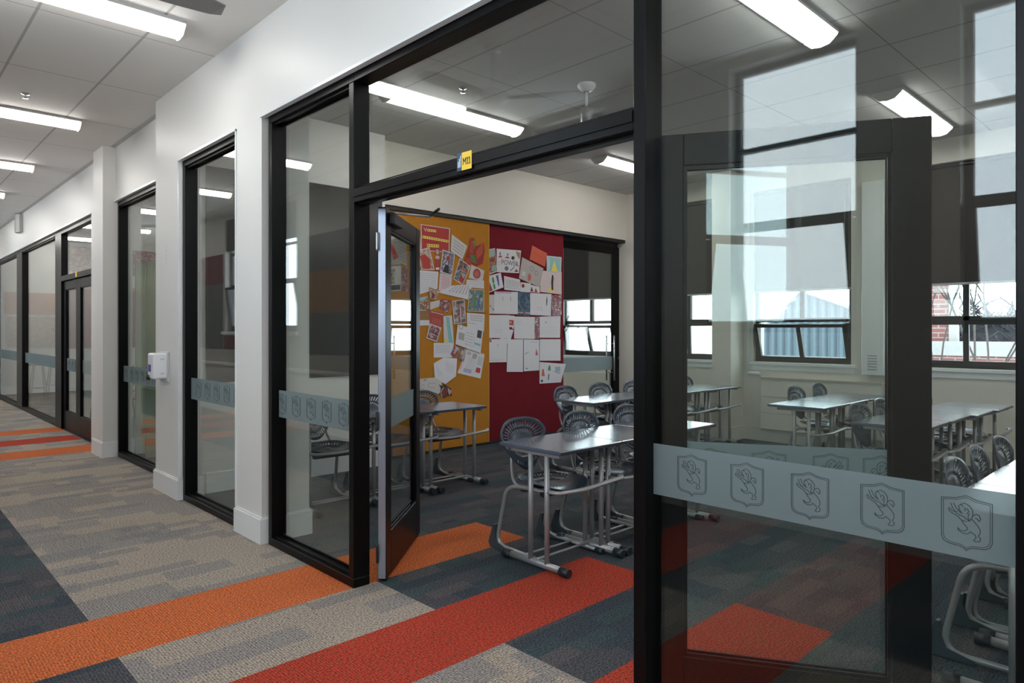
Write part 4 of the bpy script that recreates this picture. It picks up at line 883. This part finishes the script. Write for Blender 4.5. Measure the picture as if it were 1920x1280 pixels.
# ------------------------------------------------------------------ second classroom: stacked glass panels, board, pictures
GG = D.materials.new('green_translucent'); GG.use_nodes = True; n_g = GG.node_tree; n_g.nodes.clear()
_o = n_g.nodes.new('ShaderNodeOutputMaterial'); _m = n_g.nodes.new('ShaderNodeMixShader'); _d = n_g.nodes.new('ShaderNodeBsdfDiffuse'); _t = n_g.nodes.new('ShaderNodeBsdfTransparent')
_d.inputs['Color'].default_value = (.50, .56, .42, 1); _t.inputs['Color'].default_value = (.8, .88, .76, 1); _m.inputs[0].default_value = .55
n_g.links.new(_d.outputs[0], _m.inputs[1]); n_g.links.new(_t.outputs[0], _m.inputs[2]); n_g.links.new(_m.outputs[0], _o.inputs['Surface'])
for i, (x, y) in enumerate(((2.20, 8.25), (2.22, 7.95), (2.24, 7.65))):
    e = empty('folded_glass_panel', (x, y, 0), R(3)); tag(e, '%s folded green tinted glass panel behind the screen past the dispenser pillar' % ['farthest', 'middle', 'nearest'][i], 'glass panel', 'folded glass wall panels')
    MB().box(0, .85, -.006, .006, .05, 2.08).build('glass_pane', GG, e)
    k = MB(); k.box(-.01, .0, -.012, .012, .03, 2.10); k.box(.85, .86, -.012, .012, .03, 2.10); k.box(-.01, .86, -.012, .012, 2.08, 2.11); k.box(-.01, .86, -.012, .012, .02, .05); k.build('frame', mat('green_grey_trim', (.20, .24, .20), .4), e)
o = MB().box(2.5, 3.6, 12.08, 12.10, 1.5, 2.05, b=.003).build('pinboard_panel', yellow_m); tag(o, 'small mustard board on the back wall of the second classroom', 'pinboard')
o = MB().box(2.3, 4.4, 12.07, 12.10, 2.25, 2.65, b=.003).build('picture_frieze', PH['maroon']); tag(o, 'frieze of maroon pictures on the back wall of the second classroom', 'pictures')
# last room: boards, stool, table, chairs
o = MB().box(2.25, 3.4, Y1-.02, Y1, 1.72, 2.2, b=.003).build('pinboard_panel', mat('rust_felt', (.40, .13, .04), .9)); tag(o, 'rust orange board on the back wall of the last room', 'pinboard')
o = MB().box(2.3, 3.4, Y1-.02, Y1, 1.0, 1.68, b=.003).build('map_sheet', PH['tan']); tag(o, 'pale map sheet under the rust board in the last room', 'map')
def stool(x, y, lab, h=.72, s=1.0):
    e = empty('high_stool', (x, y, 0)); tag(e, lab, 'stool', 'high stools of the last room')
    MB().lathe([(0, h), (.17*s, h), (.18*s, h-.01), (.17*s, h-.03), (0, h-.03)]).build('seat', black_sat, e)
    for i in range(4):
        a = R(45+90*i); MB().tube([(.10*math.cos(a), .10*math.sin(a), h-.03), (.20*math.cos(a), .20*math.sin(a), 0)], .011, 8).build('leg', black_sat, e)
    MB().tube([(.16*math.cos(R(45+90*i)), .16*math.sin(R(45+90*i)), .25) for i in (0, 1, 2, 3, 0)], .008, 6).build('foot_ring', black_sat, e)
stool(2.55, 16.1, 'dark stool with splayed legs behind the far glass screen'); stool(2.95, 16.8, 'second dark stool standing behind the first')
def red_chair(x, y, rz, lab):
    e = empty('red_chair', (x, y, 0), rz); tag(e, lab, 'chair', 'dark red chairs behind the far doors'); rm = mat('dark_red_plastic', (.14, .02, .025), .4)
    MB().box(-.22, .22, -.22, .22, .42, .46, b=.012).build('seat', rm, e); MB().box(-.21, .21, .20, .225, .52, .84, b=.01).build('backrest', rm, e)
    for a in (-1, 1):
        for b in (-1, 1): MB().tube([(a*.19, b*.19, .43), (a*.22, b*.22, 0)], .012, 8).build('leg', black_sat, e)
    for a in (-1, 1): MB().tube([(a*.19, .2, .43), (a*.19, .21, .8)], .010, 8).build('back_post', black_sat, e)
red_chair(2.75, 10.6, R(30), 'dark red chair behind the near leaf of the far doors'); red_chair(2.8, 11.7, R(-40), 'dark red chair behind the far leaf of the far doors')
o = MB().box(2.2, 4.2, 12.06, 12.10, 1.1, 2.0, b=.003).build('pinboard_panel', red_m); tag(o, 'red board on the back wall behind the far doors', 'pinboard')

# ------------------------------------------------------------------ outside
def brick():
    m = D.materials.new('pale_brick'); m.use_nodes = True; n = m.node_tree; b = n.nodes['Principled BSDF']
    t = n.nodes.new('ShaderNodeTexCoord'); mp = n.nodes.new('ShaderNodeMapping'); mp.inputs['Rotation'].default_value = (R(90), 0, R(90)); br = n.nodes.new('ShaderNodeTexBrick')
    sp = n.nodes.new('ShaderNodeSeparateXYZ'); cb = n.nodes.new('ShaderNodeCombineXYZ')
    n.links.new(t.outputs['Object'], sp.inputs[0]); n.links.new(sp.outputs[1], cb.inputs[0]); n.links.new(sp.outputs[2], cb.inputs[1])
    br.inputs['Scale'].default_value = 1; br.inputs['Brick Width'].default_value = .30; br.inputs['Row Height'].default_value = .11; br.inputs['Mortar Size'].default_value = .012
    br.inputs['Color1'].default_value = (.17, .060, .055, 1); br.inputs['Color2'].default_value = (.21, .085, .078, 1); br.inputs['Mortar'].default_value = (.30, .24, .23, 1)
    n.links.new(cb.outputs[0], br.inputs['Vector']); n.links.new(br.outputs['Color'], b.inputs['Base Color']); b.inputs['Roughness'].default_value = .9
    return m
BR = brick(); ST = mat('pale_stone', (.33, .32, .31), .8)
g = MB().box(8.7, 90, -60, 90, -3.1, -3.0).build('ground', mat('ground_grey', (.16, .16, .15), .9, var=.2)); struct(g, 'grey ground outside below the classroom windows', 'ground')
e = empty('brick_building', (18, 4.9, 0)); tag(e, 'pale red brick building with white quoins outside the right classroom window', 'building')
FP = [(0, -.68), (8, 1.35), (8, 3.2), (0, .7)]; MB().prism(FP, lambda p: (p[0], p[1], -3), lambda p: (p[0], p[1], 4.6)).build('wall', BR, e); MB().box(-.06, .06, -.70, -.52, 1.12, 4.6).build('quoin', ST, e); MB().prism([(p[0]*1.02-.15, p[1]*1.03) for p in FP], lambda p: (p[0], p[1], 4.6), lambda p: (p[0], p[1], 5.0)).build('cornice', ST, e)
e = empty('brick_garden_wall', (17.5, 3.4, 0)); tag(e, 'low brick wall with a white stone band outside the right window', 'garden wall')
MB().box(0, .3, -2.6, 1.9, -3, .82).build('wall', BR, e); MB().box(-.03, .33, -2.6, 1.9, .82, 1.13).build('stone_band', ST, e)
def hedge():
    m = MB(); rnd = random.Random(4)
    for i in range(900):
        x = rnd.uniform(0, 1.2); y = rnd.uniform(-2.2, 2.2); z = rnd.uniform(-.5, 2.05-.25*abs(math.sin(y*2)))
        d = Vector((rnd.uniform(-.3, .3), rnd.uniform(-1, 1), rnd.uniform(.2, 1))).normalized()*rnd.uniform(.3, .7); p = Vector((x, y, z))
        m.tube([p, p+d*.5+Vector((0, rnd.uniform(-.06, .06), .03)), p+d], rnd.uniform(.008, .022), 4)
    m.box(.5, .9, -2.2, 2.2, -3, 1.5); m.box(.6, .8, -2.2, 2.2, 1.5, 1.75)
    o = m.build('hedge', mat('twig_grey', (.06, .065, .08), .9, var=.3, vscale=8)); o.location = (22, 3.5, 0); tag(o, 'grey leafless hedge beyond the low brick wall', 'hedge')
hedge()
e = empty('corrugated_shed', (16, 6.9, 0)); tag(e, 'blue grey corrugated metal shed outside the middle classroom window', 'building')
m = MB()
sh = mat('corrugated_metal', (.13, .165, .20), .5)
def zt(yy): return 2.3+.38*yy if yy < 0 else max(-3, 2.3-yy)
n_ = 130; front = []
for i in range(n_+1):
    yy = -1.7+5.2*i/n_; xx = .07*math.cos(yy*2*math.pi/.20); front.append((xx, yy))
vs = []
for xx, yy in front: vs += [(xx, yy, -3), (xx, yy, zt(yy)), (xx+.05, yy, -3), (xx+.05, yy, zt(yy))]
fs = []
for i in range(n_): a = i*4; b = a+4; fs += [(a, a+1, b+1, b), (a+2, b+2, b+3, a+3), (a+1, a+3, b+3, b+1)]
m.add(vs, fs); m.build('cladding', sh, e)
MB().tube([(-.06, -1.7, zt(-1.7)), (-.06, 0, 2.32), (-.06, 3.5, -1.2)], .05, 8).build('roof_edge', mat('shed_trim', (.30, .33, .36), .5), e)
def bare_tree(x, y, lab, seed, h=4.2):
    rnd = random.Random(seed); m = MB()
    def br_(p, d, l, r, k):
        q = p+d*l; m.tube([p, p+d*l*.5+Vector((rnd.uniform(-1, 1), rnd.uniform(-1, 1), 0))*l*.06, q], r, 5)
        if k == 0: return
        for _ in range(3 if k > 2 else 2):
            nd = (d+Vector((rnd.uniform(-.8, .8), rnd.uniform(-.8, .8), rnd.uniform(-.1, .6)))*.75).normalized(); br_(q, nd, l*rnd.uniform(.62, .85), r*.62, k-1)
    br_(Vector((0, 0, -3)), Vector((0, 0, 1)), h*.7, .028, 6)
    o = m.build('bare_tree', mat('bark_grey', (.06, .052, .048), .9)); o.location = (x, y, 0); tag(o, lab, 'tree', 'bare trees outside')
bare_tree(14.2, 2.85, 'bare tree with thin pale branches outside the right classroom window', 3); bare_tree(10.2, 2.55, 'smaller bare tree closest to the right classroom window', 5, 3.0)
